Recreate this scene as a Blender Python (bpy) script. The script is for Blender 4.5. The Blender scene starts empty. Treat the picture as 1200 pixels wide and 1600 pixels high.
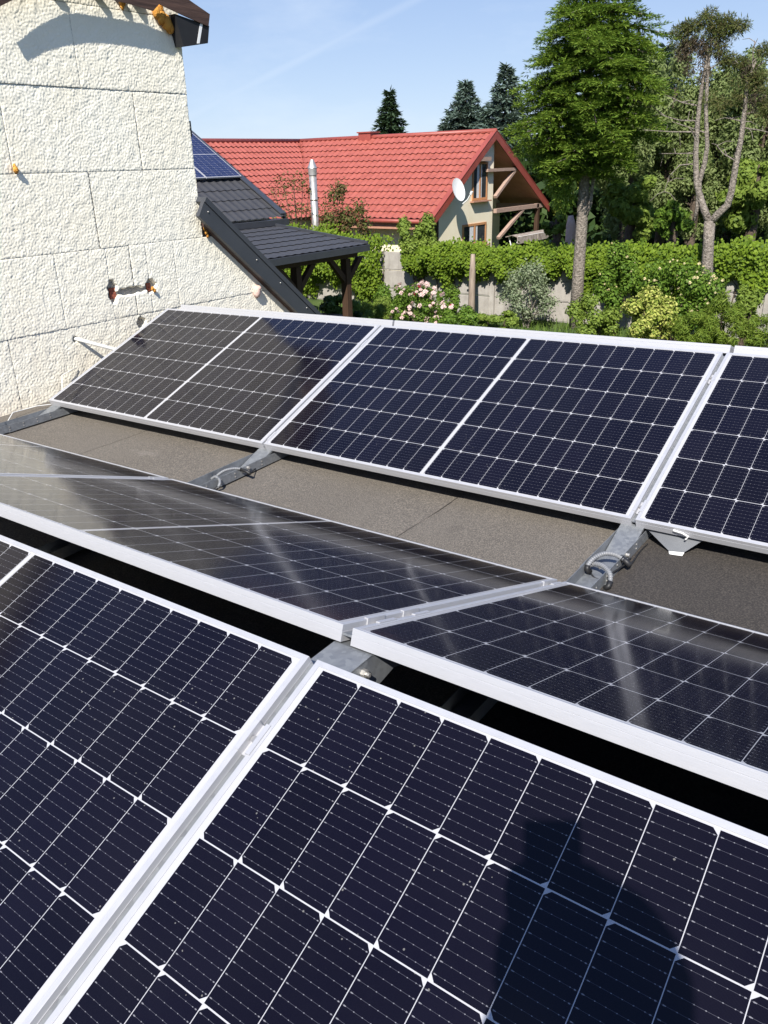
import bpy, math, random
import numpy as np
from mathutils import Vector, Matrix, Quaternion

# ------------------------------------------------------------------ camera, light
SC = bpy.context.scene
COL = SC.collection
rng = np.random.default_rng(7)
random.seed(7)
CAM = np.array([0.82438308, -0.8959593, 0.81608411])
RGT = np.array([0.80820673, 0.58840247, -0.02417457])
FWD = np.array([-0.54687713, 0.7346747, -0.40147041])
UPV = np.array([-0.21846574, 0.33769161, 0.91555289])
FPX = 1250.7
cd = bpy.data.cameras.new('camera')
cam = bpy.data.objects.new('camera', cd)
COL.objects.link(cam)
cam.matrix_world = Matrix(((RGT[0], UPV[0], -FWD[0], CAM[0]), (RGT[1], UPV[1], -FWD[1], CAM[1]),
                           (RGT[2], UPV[2], -FWD[2], CAM[2]), (0, 0, 0, 1)))
cd.sensor_fit = 'HORIZONTAL'
cd.sensor_width = 36.0
cd.lens = 36.0 * FPX / 1200.0
cd.clip_start = 0.02
cd.clip_end = 3000
SC.camera = cam
SUND = np.array([-0.288, 0.653, -0.700])
SUND = SUND / np.linalg.norm(SUND)
SUN_EL = math.asin(-SUND[2])
SUN_ROT = math.atan2(-SUND[0], -SUND[1])
def skydir(px, py):
    r = RGT * ((px - 600) / FPX) + FWD + UPV * (-(py - 800) / FPX)
    return r / np.linalg.norm(r)
CTN = np.cross(skydir(645, 2), skydir(400, 128))
CTN = tuple(CTN / np.linalg.norm(CTN))
w = bpy.data.worlds.new('World')
SC.world = w
w.use_nodes = True
nt = w.node_tree
nt.nodes.clear()
sky = nt.nodes.new('ShaderNodeTexSky')
sky.sky_type = 'NISHITA'
sky.sun_disc = False
sky.sun_elevation = SUN_EL
sky.sun_rotation = SUN_ROT
sky.air_density = 1.0
sky.altitude = 900
sky.dust_density = 0.15
sky.ozone_density = 4.0
tc = nt.nodes.new('ShaderNodeTexCoord')
mp = nt.nodes.new('ShaderNodeMapping')
mp.inputs['Rotation'].default_value = (0, 0, 0.5)
mp.inputs['Scale'].default_value = (1.5, 4.0, 9.0)
cn = nt.nodes.new('ShaderNodeTexNoise')
cn.inputs['Scale'].default_value = 1.7
cn.inputs['Detail'].default_value = 7
cn.inputs['Roughness'].default_value = 0.6
cr = nt.nodes.new('ShaderNodeMapRange')
cr.inputs['From Min'].default_value = 0.5
cr.inputs['From Max'].default_value = 0.85
cr.inputs['To Max'].default_value = 0.35
mx = nt.nodes.new('ShaderNodeMix')
mx.data_type = 'RGBA'
mx.inputs['B'].default_value = (5.6, 6.2, 7.0, 1)
bg = nt.nodes.new('ShaderNodeBackground')
bg.inputs['Strength'].default_value = 0.10
wo = nt.nodes.new('ShaderNodeOutputWorld')
L_ = nt.links.new
L_(tc.outputs['Generated'], mp.inputs['Vector'])
L_(mp.outputs['Vector'], cn.inputs['Vector'])
L_(cn.outputs['Fac'], cr.inputs['Value'])
# hazy June sky: the Nishita colour pulled towards a paler, more even blue
sepz = nt.nodes.new('ShaderNodeSeparateXYZ')
L_(tc.outputs['Generated'], sepz.inputs[0])
rp_ = nt.nodes.new('ShaderNodeValToRGB')
for pos_, col_ in ((0.0, (0.37, 0.44, 0.56)), (0.22, (0.21, 0.30, 0.49)), (0.6, (0.09, 0.17, 0.40))):
    e_ = rp_.color_ramp.elements[0] if pos_ == 0 else rp_.color_ramp.elements.new(pos_)
    e_.position = pos_
    e_.color = (*col_, 1)
rp_.color_ramp.elements[-1].color = (0.06, 0.13, 0.36, 1)
L_(sepz.outputs[2], rp_.inputs[0])
sc10 = nt.nodes.new('ShaderNodeVectorMath')
sc10.operation = 'SCALE'
sc10.inputs['Scale'].default_value = 10.0
L_(rp_.outputs[0], sc10.inputs[0])
mxs_ = nt.nodes.new('ShaderNodeMix')
mxs_.data_type = 'RGBA'
mxs_.inputs['Factor'].default_value = 0.8
L_(sky.outputs['Color'], mxs_.inputs['A'])
L_(sc10.outputs[0], mxs_.inputs['B'])
# an old, spread contrail: a soft band along a great circle, broken up by noise
ctd = nt.nodes.new('ShaderNodeVectorMath')
ctd.operation = 'DOT_PRODUCT'
ctd.inputs[1].default_value = CTN
L_(tc.outputs['Generated'], ctd.inputs[0])
cta = nt.nodes.new('ShaderNodeMath'); cta.operation = 'ABSOLUTE'
L_(ctd.outputs['Value'], cta.inputs[0])
ctm = nt.nodes.new('ShaderNodeMapRange'); ctm.interpolation_type = 'SMOOTHSTEP'
ctm.inputs['From Min'].default_value = 0.0; ctm.inputs['From Max'].default_value = 0.0065
ctm.inputs['To Min'].default_value = 0.26; ctm.inputs['To Max'].default_value = 0.0
L_(cta.outputs[0], ctm.inputs['Value'])
ctn = nt.nodes.new('ShaderNodeTexNoise'); ctn.inputs['Scale'].default_value = 9.0; ctn.inputs['Detail'].default_value = 5
L_(tc.outputs['Generated'], ctn.inputs['Vector'])
ctx = nt.nodes.new('ShaderNodeMath'); ctx.operation = 'MULTIPLY'
L_(ctm.outputs[0], ctx.inputs[0]); L_(ctn.outputs['Fac'], ctx.inputs[1])
ctx2 = nt.nodes.new('ShaderNodeMath'); ctx2.operation = 'MAXIMUM'
L_(ctx.outputs[0], ctx2.inputs[0]); L_(cr.outputs['Result'], ctx2.inputs[1])
L_(mxs_.outputs['Result'], mx.inputs['A'])
L_(ctx2.outputs[0], mx.inputs['Factor'])
L_(mx.outputs['Result'], bg.inputs['Color'])
L_(bg.outputs['Background'], wo.inputs['Surface'])
sl = bpy.data.lights.new('sun', 'SUN')
sl.energy = 5.0
sl.angle = math.radians(0.53)
sl.color = (1.0, 0.955, 0.88)
sun = bpy.data.objects.new('sun', sl)
COL.objects.link(sun)
sun.rotation_mode = 'QUATERNION'
sun.rotation_quaternion = Vector(SUND).to_track_quat('-Z', 'Y')
sun.location = (5, -10, 12)
SC.view_settings.view_transform = 'Standard'
SC.view_settings.look = 'None'
SC.view_settings.exposure = 0.70
SC.view_settings.gamma = 1.0

# ------------------------------------------------------------------ helpers
def pray(px, py):
    return RGT * ((px - 600) / FPX) + FWD + UPV * (-(py - 800) / FPX)
def atY(px, py, Y):
    r = pray(px, py)
    return CAM + r * ((Y - CAM[1]) / r[1])
def atX(px, py, X):
    r = pray(px, py)
    return CAM + r * ((X - CAM[0]) / r[0])

class NT:
    """tiny expression helper for material node trees"""
    def __init__(s, name):
        s.mat = bpy.data.materials.new(name)
        s.mat.use_nodes = True
        s.t = s.mat.node_tree
        s.t.nodes.clear()
        s.out = s.n('ShaderNodeOutputMaterial')
    def n(s, typ):
        return s.t.nodes.new(typ)
    def put(s, sock, v):
        if isinstance(v, bpy.types.NodeSocket):
            s.t.links.new(v, sock)
        elif isinstance(v, (tuple, list)) and len(v) == 3 and sock.type == 'RGBA':
            sock.default_value = (*v, 1)
        else:
            sock.default_value = v
    def m(s, op, a, b=None, c=None):
        nd = s.n('ShaderNodeMath')
        nd.operation = op
        s.put(nd.inputs[0], a)
        if b is not None: s.put(nd.inputs[1], b)
        if c is not None: s.put(nd.inputs[2], c)
        return nd.outputs[0]
    def obj(s):
        return s.n('ShaderNodeTexCoord').outputs['Object']
    def xyz(s, v):
        nd = s.n('ShaderNodeSeparateXYZ')
        s.put(nd.inputs[0], v)
        return nd.outputs
    def scale(s, v, sc):
        nd = s.n('ShaderNodeMapping')
        s.put(nd.inputs['Vector'], v)
        nd.inputs['Scale'].default_value = sc
        return nd.outputs[0]
    def noise(s, v, sc, det=4, rough=0.55, dist=0.0):
        nd = s.n('ShaderNodeTexNoise')
        if v is not None: s.put(nd.inputs['Vector'], v)
        nd.inputs['Scale'].default_value = sc
        nd.inputs['Detail'].default_value = det
        nd.inputs['Roughness'].default_value = rough
        nd.inputs['Distortion'].default_value = dist
        return nd.outputs['Fac']
    def voro(s, v, sc, out='Distance'):
        nd = s.n('ShaderNodeTexVoronoi')
        s.put(nd.inputs['Vector'], v)
        nd.inputs['Scale'].default_value = sc
        return nd.outputs[out]
    def rng(s, v, a, b, c=0.0, d=1.0, smooth=False):
        nd = s.n('ShaderNodeMapRange')
        if smooth: nd.interpolation_type = 'SMOOTHSTEP'
        s.put(nd.inputs['Value'], v)
        for k, x in zip(('From Min', 'From Max', 'To Min', 'To Max'), (a, b, c, d)):
            s.put(nd.inputs[k], x)
        return nd.outputs[0]
    def mix(s, f, a, b):
        nd = s.n('ShaderNodeMix')
        nd.data_type = 'RGBA'
        s.put(nd.inputs['Factor'], f)
        s.put(nd.inputs['A'], a)
        s.put(nd.inputs['B'], b)
        return nd.outputs['Result']
    def bump(s, h, st, dist):
        nd = s.n('ShaderNodeBump')
        nd.inputs['Strength'].default_value = st
        nd.inputs['Distance'].default_value = dist
        s.put(nd.inputs['Height'], h)
        return nd.outputs[0]
    def pbr(s, col, rough=0.6, metal=0.0, spec=0.5, normal=None, **kw):
        b = s.n('ShaderNodeBsdfPrincipled')
        s.put(b.inputs['Base Color'], col)
        s.put(b.inputs['Roughness'], rough)
        s.put(b.inputs['Metallic'], metal)
        s.put(b.inputs['Specular IOR Level'], spec)
        if normal is not None: s.put(b.inputs['Normal'], normal)
        for k, v in kw.items(): s.put(b.inputs[k.replace('_', ' ')], v)
        s.t.links.new(b.outputs[0], s.out.inputs['Surface'])
        return s.mat

def m_noise(name, c1, c2, sc=8.0, rough=0.7, metal=0.0, bump=0.0, bsc=60.0, bdist=0.01, det=5, spec=0.4):
    q = NT(name)
    o = q.obj()
    f = q.rng(q.noise(o, sc, det), 0.3, 0.7)
    nrm = q.bump(q.noise(o, bsc, 4), bump, bdist) if bump else None
    return q.pbr(q.mix(f, c1, c2), rough, metal, spec, nrm)

def m_leaf(name, cols, trans=0.35, rough=0.55, dead=None):
    """leaf colours vary from leaf to leaf (random per island)"""
    q = NT(name)
    g = q.n('ShaderNodeNewGeometry')
    rp = q.n('ShaderNodeValToRGB')
    e = rp.color_ramp.elements
    e[0].position = 0.0
    e[0].color = (*cols[0], 1)
    e[1].position = 1.0
    e[1].color = (*cols[-1], 1)
    for k, c in enumerate(cols[1:-1]):
        x = e.new((k + 1) / (len(cols) - 1))
        x.color = (*c, 1)
    q.put(rp.inputs[0], g.outputs['Random Per Island'])
    col = rp.outputs[0]
    b = q.n('ShaderNodeBsdfPrincipled')
    q.put(b.inputs['Base Color'], col)
    b.inputs['Roughness'].default_value = rough
    b.inputs['Specular IOR Level'].default_value = 0.2
    t = q.n('ShaderNodeBsdfTranslucent')
    q.put(t.inputs['Color'], q.mix(0.35, col, (0.16, 0.2, 0.02)))
    mxs = q.n('ShaderNodeMixShader')
    mxs.inputs[0].default_value = trans
    q.t.links.new(b.outputs[0], mxs.inputs[1])
    q.t.links.new(t.outputs[0], mxs.inputs[2])
    q.t.links.new(mxs.outputs[0], q.out.inputs['Surface'])
    return q.mat

class MB:
    def __init__(s):
        s.v = []
        s.f = []
        s.mi = []
        s.cur = 0
    def add(s, vs, fs):
        b = len(s.v)
        s.v += [tuple(map(float, p)) for p in vs]
        for f in fs:
            s.f.append(tuple(b + i for i in f))
            s.mi.append(s.cur)
        return s
    def box(s, a, b, M=None):
        (x0, y0, z0), (x1, y1, z1) = a, b
        vs = [Vector(p) for p in ((x0, y0, z0), (x1, y0, z0), (x1, y1, z0), (x0, y1, z0), (x0, y0, z1), (x1, y0, z1), (x1, y1, z1), (x0, y1, z1))]
        if M is not None: vs = [M @ p for p in vs]
        return s.add(vs, [(0, 3, 2, 1), (4, 5, 6, 7), (0, 1, 5, 4), (1, 2, 6, 5), (2, 3, 7, 6), (3, 0, 4, 7)])
    def prism(s, poly, ax, a, b):
        """polygon of 2D points extruded along axis ax ('x': poly is (y,z); 'y': (x,z); 'z': (x,y))"""
        def P(p, t):
            return {'x': (t, p[0], p[1]), 'y': (p[0], t, p[1]), 'z': (p[0], p[1], t)}[ax]
        n = len(poly)
        vs = [P(p, a) for p in poly] + [P(p, b) for p in poly]
        fs = [tuple(range(n)), tuple(range(2 * n - 1, n - 1, -1))]
        fs += [(i, i + n, (i + 1) % n + n, (i + 1) % n) for i in range(n)]
        return s.add(vs, fs)
    def tube(s, pts, rad, n=8, cap=True):
        pts = [Vector(p) for p in pts]
        if not hasattr(rad, '__len__'): rad = [rad] * len(pts)
        vs = []
        prev = None
        for i, p in enumerate(pts):
            t = (pts[min(i + 1, len(pts) - 1)] - pts[max(i - 1, 0)]).normalized()
            if prev is None:
                a = t.orthogonal().normalized()
            else:
                a = (prev - t * prev.dot(t)).normalized()
            prev = a
            b = t.cross(a)
            for k in range(n):
                th = 2 * math.pi * k / n
                vs.append(p + (a * math.cos(th) + b * math.sin(th)) * rad[i])
        fs = []
        for i in range(len(pts) - 1):
            for k in range(n):
                fs.append((i * n + k, i * n + (k + 1) % n, (i + 1) * n + (k + 1) % n, (i + 1) * n + k))
        if cap:
            fs.append(tuple(range(n - 1, -1, -1)))
            fs.append(tuple((len(pts) - 1) * n + k for k in range(n)))
        return s.add(vs, fs)
    def sphere(s, c, r, nu=12, nv=8, jit=0.0):
        c = Vector(c)
        rr = r if hasattr(r, '__len__') else (r, r, r)
        vs = []
        for j in range(nv + 1):
            ph = math.pi * j / nv
            for i in range(nu):
                th = 2 * math.pi * i / nu
                k = 1 + random.uniform(-jit, jit)
                vs.append(c + Vector((rr[0] * math.sin(ph) * math.cos(th), rr[1] * math.sin(ph) * math.sin(th), rr[2] * math.cos(ph))) * k)
        fs = [(j * nu + i, (j + 1) * nu + i, (j + 1) * nu + (i + 1) % nu, j * nu + (i + 1) % nu) for j in range(nv) for i in range(nu)]
        return s.add(vs, fs)
    def build(s, name, mat, parent=None, smooth=False, M=None):
        me = bpy.data.meshes.new(name)
        me.from_pydata(s.v, [], s.f)
        for m_ in (mat if isinstance(mat, (list, tuple)) else [mat]):
            me.materials.append(m_)
        if len(me.materials) > 1:
            me.polygons.foreach_set('material_index', s.mi)
        me.polygons.foreach_set('use_smooth', [bool(smooth)] * len(me.polygons))
        me.update()
        return link(name, me, parent, M)

WM = {}            # world matrix of everything linked so far
def link(name, me, parent=None, M=None):
    o = bpy.data.objects.new(name, me)
    COL.objects.link(o)
    M = Matrix.Identity(4) if M is None else M.copy()
    WM[o.name] = M
    if parent is not None:
        o.parent = parent
        o.matrix_basis = WM[parent.name].inverted() @ M
    else:
        o.matrix_world = M
    return o
def tag(o, label=None, cat=None, group=None, kind=None):
    if label: o['label'] = label
    if cat: o['category'] = cat
    if group: o['group'] = group
    if kind: o['kind'] = kind
    return o
def empty(name, M=None, label=None, cat=None, group=None):
    o = bpy.data.objects.new(name, None)
    COL.objects.link(o)
    o.empty_display_size = 0.1
    M = Matrix.Identity(4) if M is None else M.copy()
    WM[o.name] = M
    o.matrix_world = M
    return tag(o, label, cat, group)
def at(x, y, z):
    return Matrix.Translation((x, y, z))
def quads_mesh(name, V, mat, parent=None, nv=4, M=None, smooth=False):
    """fast mesh of disconnected faces; V is (n, nv, 3)"""
    V = np.asarray(V, dtype=np.float32)
    n = V.shape[0]
    me = bpy.data.meshes.new(name)
    me.vertices.add(n * nv)
    me.vertices.foreach_set('co', V.reshape(-1))
    me.loops.add(n * nv)
    me.loops.foreach_set('vertex_index', np.arange(n * nv, dtype=np.int32))
    me.polygons.add(n)
    me.polygons.foreach_set('loop_start', np.arange(0, n * nv, nv, dtype=np.int32))
    me.materials.append(mat)
    me.update(calc_edges=True)
    me.validate()
    return link(name, me, parent, M)
def grid_mesh(name, P, mat, parent=None, smooth=False, M=None):
    """P is (r, c, 3)"""
    r, c = P.shape[:2]
    i = np.arange((r - 1) * (c - 1))
    a = (i // (c - 1)) * c + i % (c - 1)
    F = np.stack([a, a + 1, a + c + 1, a + c], 1).astype(np.int32)
    me = bpy.data.meshes.new(name)
    me.vertices.add(r * c)
    me.vertices.foreach_set('co', np.ascontiguousarray(P, dtype=np.float32).reshape(-1))
    me.loops.add(F.size)
    me.loops.foreach_set('vertex_index', F.reshape(-1))
    me.polygons.add(len(F))
    me.polygons.foreach_set('loop_start', np.arange(0, F.size, 4, dtype=np.int32))
    me.polygons.foreach_set('use_smooth', np.full(len(F), bool(smooth)))
    me.materials.append(mat)
    me.update(calc_edges=True)
    return link(name, me, parent, M)
def rnd_dirs(n):
    d = rng.normal(size=(n, 3))
    return d / np.linalg.norm(d, axis=1, keepdims=True)
def leaf_quads(C, N, size, aspect=0.6, var=0.35, droop=0.0):
    """kite-shaped leaves at C with facing N"""
    n = len(C)
    N = N / np.linalg.norm(N, axis=1, keepdims=True)
    r = rnd_dirs(n)
    r[:, 2] -= droop
    t = np.cross(N, r)
    t /= np.linalg.norm(t, axis=1, keepdims=True) + 1e-9
    a = np.cross(t, N)
    a *= np.sign((a * r).sum(1, keepdims=True) + 1e-9)
    s = (size * (1 + var * rng.uniform(-1, 1, n)))[:, None]
    h = s * aspect * 0.5
    fold = N * s * 0.10
    return np.stack([C - a * s * 0.5, C + t * h - fold * 0.5, C + a * s * 0.5 - fold, C - t * h - fold * 0.5], 1)

# ------------------------------------------------------------------ materials
ALU = None
def mat_alu():
    q = NT('anodised_aluminium')
    o = q.obj()
    f = q.noise(q.scale(o, (2, 2, 60)), 14, 4)
    return q.pbr(q.mix(f, (0.40, 0.405, 0.43), (0.50, 0.50, 0.52)), q.rng(f, 0, 1, 0.40, 0.54), 0.3, 0.5)
ALU = mat_alu()
def mat_galv():
    q = NT('galvanised_steel')
    o = q.obj()
    v = q.voro(o, 90, 'Color')
    f = q.xyz(v)[0]
    n2 = q.noise(o, 12, 5)
    c = q.mix(f, (0.165, 0.175, 0.19), (0.215, 0.228, 0.242))
    c = q.mix(q.rng(n2, 0.45, 0.75, 0, 0.35), c, (0.26, 0.27, 0.285))
    return q.pbr(c, q.rng(f, 0, 1, 0.40, 0.58), 0.35, 0.5)
GALV = mat_galv()
PLEN, PWID = 1.755, 1.0383
def mat_cells(name='photovoltaic_cells', c1=(0.0022, 0.0016, 0.0050), c2=(0.0034, 0.0026, 0.0077)):
    q = NT(name)
    o = q.obj()
    x, y, z = q.xyz(o)
    m = q.m
    right = m('GREATER_THAN', x, PLEN / 2)
    xs = m('SUBTRACT', m('SUBTRACT', x, 0.0235), m('MULTIPLY', right, 0.018))
    px = 0.0845
    cx = m('FLOOR', m('DIVIDE', xs, px))
    fx = m('SUBTRACT', xs, m('MULTIPLY', cx, px))
    ys = m('SUBTRACT', y, 0.0142)
    py = 1.01 / 6
    cy = m('FLOOR', m('DIVIDE', ys, py))
    fy = m('SUBTRACT', ys, m('MULTIPLY', cy, py))
    inx = m('MULTIPLY', m('GREATER_THAN', xs, 0.0), m('LESS_THAN', xs, px * 20))
    iny = m('MULTIPLY', m('GREATER_THAN', ys, 0.0), m('LESS_THAN', ys, py * 6))
    mid = m('GREATER_THAN', m('ABSOLUTE', m('SUBTRACT', x, PLEN / 2)), 0.0075)
    ex = m('MINIMUM', fx, m('SUBTRACT', px, fx))
    ey = m('MINIMUM', fy, m('SUBTRACT', py, fy))
    cell = m('MULTIPLY', m('MULTIPLY', inx, iny), mid)
    cell = m('MULTIPLY', cell, m('MULTIPLY', m('GREATER_THAN', ex, 0.0006), m('GREATER_THAN', ey, 0.00105)))
    par = m('MODULO', m('ADD', cy, 10), 2)          # rows alternate the chamfered side
    side = m('ADD', m('MULTIPLY', par, m('SUBTRACT', px, fx)), m('MULTIPLY', m('SUBTRACT', 1.0, par), fx))
    ch = m('GREATER_THAN', m('ADD', side, ey), 0.0098)
    cell = m('MULTIPLY', cell, ch)
    bp = (py - 0.004) / 10
    b = m('SUBTRACT', m('FRACT', m('DIVIDE', m('SUBTRACT', fy, 0.002), bp)), 0.5)
    bd = m('MULTIPLY', m('ABSOLUTE', b), bp)
    line = m('LESS_THAN', bd, 0.00016)
    dp = 0.0134
    dd = m('MULTIPLY', m('ABSOLUTE', m('SUBTRACT', m('FRACT', m('DIVIDE', fx, dp)), 0.5)), dp)
    dot = m('MULTIPLY', m('LESS_THAN', bd, 0.00055), m('LESS_THAN', dd, 0.0008))
    pad = m('MULTIPLY', m('LESS_THAN', bd, 0.0008), m('MULTIPLY', m('GREATER_THAN', ex, 0.0035), m('LESS_THAN', ex, 0.006)))
    oi = q.n('ShaderNodeObjectInfo').outputs['Random']
    # wafer to wafer variation
    wn = q.n('ShaderNodeTexWhiteNoise')
    wn.noise_dimensions = '3D'
    cmb = q.n('ShaderNodeCombineXYZ')
    q.put(cmb.inputs[0], cx); q.put(cmb.inputs[1], cy); q.put(cmb.inputs[2], m('MULTIPLY', oi, 37.0))
    q.put(wn.inputs['Vector'], cmb.outputs[0])
    c = q.mix(wn.outputs['Value'], c1, c2)
    fing = m('LESS_THAN', m('ABSOLUTE', m('SUBTRACT', m('FRACT', m('DIVIDE', fx, 0.0013)), 0.5)), 0.06)
    c = q.mix(m('MULTIPLY', fing, 0.10), c, (0.07, 0.07, 0.10))
    c = q.mix(m('MULTIPLY', line, 0.30), c, (0.26, 0.26, 0.31))
    c = q.mix(m('MULTIPLY', m('MAXIMUM', dot, pad), 0.30), c, (0.5, 0.5, 0.54))
    c = q.mix(cell, (0.40, 0.40, 0.415), c)
    # dust and droppings
    mv = q.n('ShaderNodeVectorMath')
    mv.operation = 'ADD'
    q.put(mv.inputs[0], o)
    cm2 = q.n('ShaderNodeCombineXYZ')
    q.put(cm2.inputs[0], m('MULTIPLY', oi, 91.0)); q.put(cm2.inputs[1], m('MULTIPLY', oi, 47.0))
    q.put(mv.inputs[1], cm2.outputs[0])
    ov = mv.outputs[0]
    sp = q.voro(ov, 55)
    spn = q.noise(ov, 9, 3)
    spot = m('MULTIPLY', m('LESS_THAN', sp, 0.085), m('GREATER_THAN', spn, 0.56))
    c = q.mix(m('MULTIPLY', spot, 0.35), c, (0.34, 0.33, 0.30))
    film = q.rng(q.noise(ov, 3.2, 6, 0.65), 0.35, 0.8, 0.0, 0.006)
    c = q.mix(film, c, (0.45, 0.43, 0.40))
    r = q.rng(q.noise(ov, 5, 4), 0.3, 0.7, 0.075, 0.13)
    return q.pbr(c, r, 0.0, 0.31, Specular_Tint=(1.0, 0.88, 0.78))
CELLS = mat_cells()
CELLSB = mat_cells('blue_photovoltaic_cells', (0.012, 0.018, 0.060), (0.018, 0.026, 0.080))

def mat_felt(name, c1, c2, gran, bump=0.6):
    q = NT(name)
    o = q.obj()
    n1 = q.noise(o, 1.6, 6, 0.6)
    g = q.noise(o, 210, 2, 0.6)
    g2 = q.noise(o, 75, 3, 0.7)
    c = q.mix(q.rng(n1, 0.3, 0.7), c1, c2)
    c = q.mix(q.rng(g, 0.42, 0.70, 0, gran), c, (0.42, 0.36, 0.29))
    c = q.mix(q.rng(g2, 0.35, 0.62, gran * 0.7, 0), c, (0.045, 0.04, 0.036))
    st = q.noise(q.scale(o, (2.0, 0.7, 1)), 2.3, 5, 0.6, 0.6)
    c = q.mix(q.rng(st, 0.60, 0.78, 0, 0.55), c, (0.05, 0.045, 0.042))
    pale = q.noise(q.scale(o, (0.9, 2.2, 1)), 3.1, 7, 0.7)
    c = q.mix(q.rng(pale, 0.62, 0.8, 0, 0.35), c, (0.34, 0.31, 0.28))
    return q.pbr(c, 0.85, 0, 0.25, q.bump(g, bump, 0.004))
FELT = mat_felt('granulated_roofing_felt', (0.086, 0.077, 0.067), (0.113, 0.102, 0.089), 0.42)
FELT2 = mat_felt('smooth_roofing_felt', (0.028, 0.025, 0.023), (0.042, 0.037, 0.034), 0.12, 0.35)
def mat_foam():
    q = NT('rough_polystyrene_render')
    o = q.obj()
    n1 = q.noise(o, 2.5, 5)
    n2 = q.noise(o, 95, 3)
    oi = q.n('ShaderNodeObjectInfo').outputs['Random']
    c = q.mix(q.rng(n1, 0.3, 0.7), (0.865, 0.81, 0.665), (0.885, 0.85, 0.73))
    c = q.mix(q.m('MULTIPLY', oi, 0.35), c, (0.86, 0.80, 0.66))
    c = q.mix(q.rng(q.noise(o, 6, 6, 0.7), 0.6, 0.8, 0, 0.3), c, (0.66, 0.60, 0.47))
    zz = q.xyz(o)[2]
    low = q.m('MULTIPLY', q.rng(zz, -0.55, 0.1, 1, 0), q.rng(q.noise(o, 3.5, 6, 0.7), 0.4, 0.7))
    c = q.mix(q.m('MULTIPLY', low, 0.45), c, (0.62, 0.49, 0.37))
    run = q.noise(q.scale(o, (1, 9, 0.9)), 2.2, 5, 0.6)
    c = q.mix(q.rng(run, 0.62, 0.8, 0, 0.16), c, (0.5, 0.46, 0.38))
    return q.pbr(c, 0.85, 0, 0.2, q.bump(n2, 0.35, 0.004))
EPS = mat_foam()
PURF = m_noise('aged_orange_foam', (0.42, 0.16, 0.02), (0.62, 0.32, 0.06), 30, 0.8, 0, 0.8, 70, 0.01)
WOODB = None
def mat_wood(name, c1, c2, sc=(1, 30, 30), rough=0.75):
    q = NT(name)
    o = q.obj()
    f = q.noise(q.scale(o, sc), 2.0, 6, 0.65)
    return q.pbr(q.mix(q.rng(f, 0.3, 0.7), c1, c2), rough, 0, 0.3, q.bump(f, 0.4, 0.01))
WOODB = mat_wood('dark_weathered_board', (0.030, 0.019, 0.017), (0.10, 0.058, 0.045), (20, 1.2, 20))
WOODP = mat_wood('brown_post_wood', (0.032, 0.018, 0.011), (0.085, 0.046, 0.027), (25, 25, 1))
WOODL = mat_wood('light_lining_boards', (0.36, 0.18, 0.12), (0.46, 0.25, 0.17), (3, 1, 3))
WOODBEAM = mat_wood('pale_painted_beam', (0.30, 0.20, 0.155), (0.42, 0.30, 0.24), (3, 3, 20))
WOODO = mat_wood('orange_window_frame', (0.42, 0.20, 0.09), (0.55, 0.28, 0.13), (25, 25, 2))
STUMP = mat_wood('grey_dead_wood', (0.17, 0.13, 0.10), (0.36, 0.29, 0.23), (14, 14, 1.5))
BARK = m_noise('grey_brown_bark', (0.115, 0.095, 0.078), (0.34, 0.295, 0.25), 22, 0.9, 0, 1.0, 30, 0.05)
BARK2 = m_noise('dark_bark', (0.05, 0.036, 0.026), (0.13, 0.095, 0.07), 10, 0.9, 0, 0.8, 30, 0.03)
GRAPH = m_noise('graphite_sheet_metal', (0.038, 0.041, 0.050), (0.048, 0.051, 0.060), 5, 0.42, 0.0, 0, spec=0.5)
GRAPH2 = m_noise('graphite_tile_sheet', (0.044, 0.044, 0.048), (0.056, 0.056, 0.060), 6, 0.6, 0.0, 0.1, 40, 0.002, spec=0.3)
REDT = m_noise('red_tile_sheet', (0.28, 0.074, 0.054), (0.365, 0.102, 0.076), 4, 0.48, 0, 0.1, 30, 0.004, spec=0.4)
REDM = m_noise('red_trim_metal', (0.25, 0.058, 0.044), (0.31, 0.072, 0.054), 4, 0.45)
CREAM = m_noise('cream_render', (0.80, 0.71, 0.52), (0.85, 0.77, 0.60), 2.0, 0.9, 0, 0.3, 120, 0.004)
CREAMS = m_noise('pale_plaster', (0.60, 0.52, 0.40), (0.68, 0.6, 0.46), 2.0, 0.9)
GLASSD = m_noise('window_glass', (0.03, 0.035, 0.04), (0.05, 0.055, 0.06), 3, 0.06, 0, spec=0.6)
WHITEP = m_noise('white_paint', (0.74, 0.74, 0.73), (0.80, 0.80, 0.79), 6, 0.4)
CURT = m_noise('white_curtain', (0.55, 0.55, 0.56), (0.72, 0.72, 0.73), 20, 0.8)
def mat_concrete():
    q = NT('cast_concrete')
    o = q.obj()
    f = q.noise(o, 5, 6, 0.65)
    st = q.noise(q.scale(o, (3, 3, 0.5)), 3, 5)
    c = q.mix(q.rng(f, 0.3, 0.7), (0.30, 0.275, 0.25), (0.41, 0.385, 0.35))
    c = q.mix(q.rng(st, 0.5, 0.75, 0, 0.45), c, (0.17, 0.155, 0.135))
    return q.pbr(c, 0.9, 0, 0.2, q.bump(q.noise(o, 60, 4), 0.4, 0.01))
CONC = mat_concrete()
STEEL = m_noise('stainless_steel', (0.42, 0.40, 0.37), (0.56, 0.54, 0.51), 12, 0.42, 0.7)
BLACKP = m_noise('black_plastic', (0.012, 0.012, 0.013), (0.02, 0.02, 0.022), 20, 0.5)
WHITEPL = m_noise('white_plastic', (0.68, 0.68, 0.66), (0.76, 0.76, 0.74), 20, 0.4)
GREYPL = m_noise('grey_conduit_plastic', (0.15, 0.155, 0.165), (0.215, 0.22, 0.23), 40, 0.45)
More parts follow.
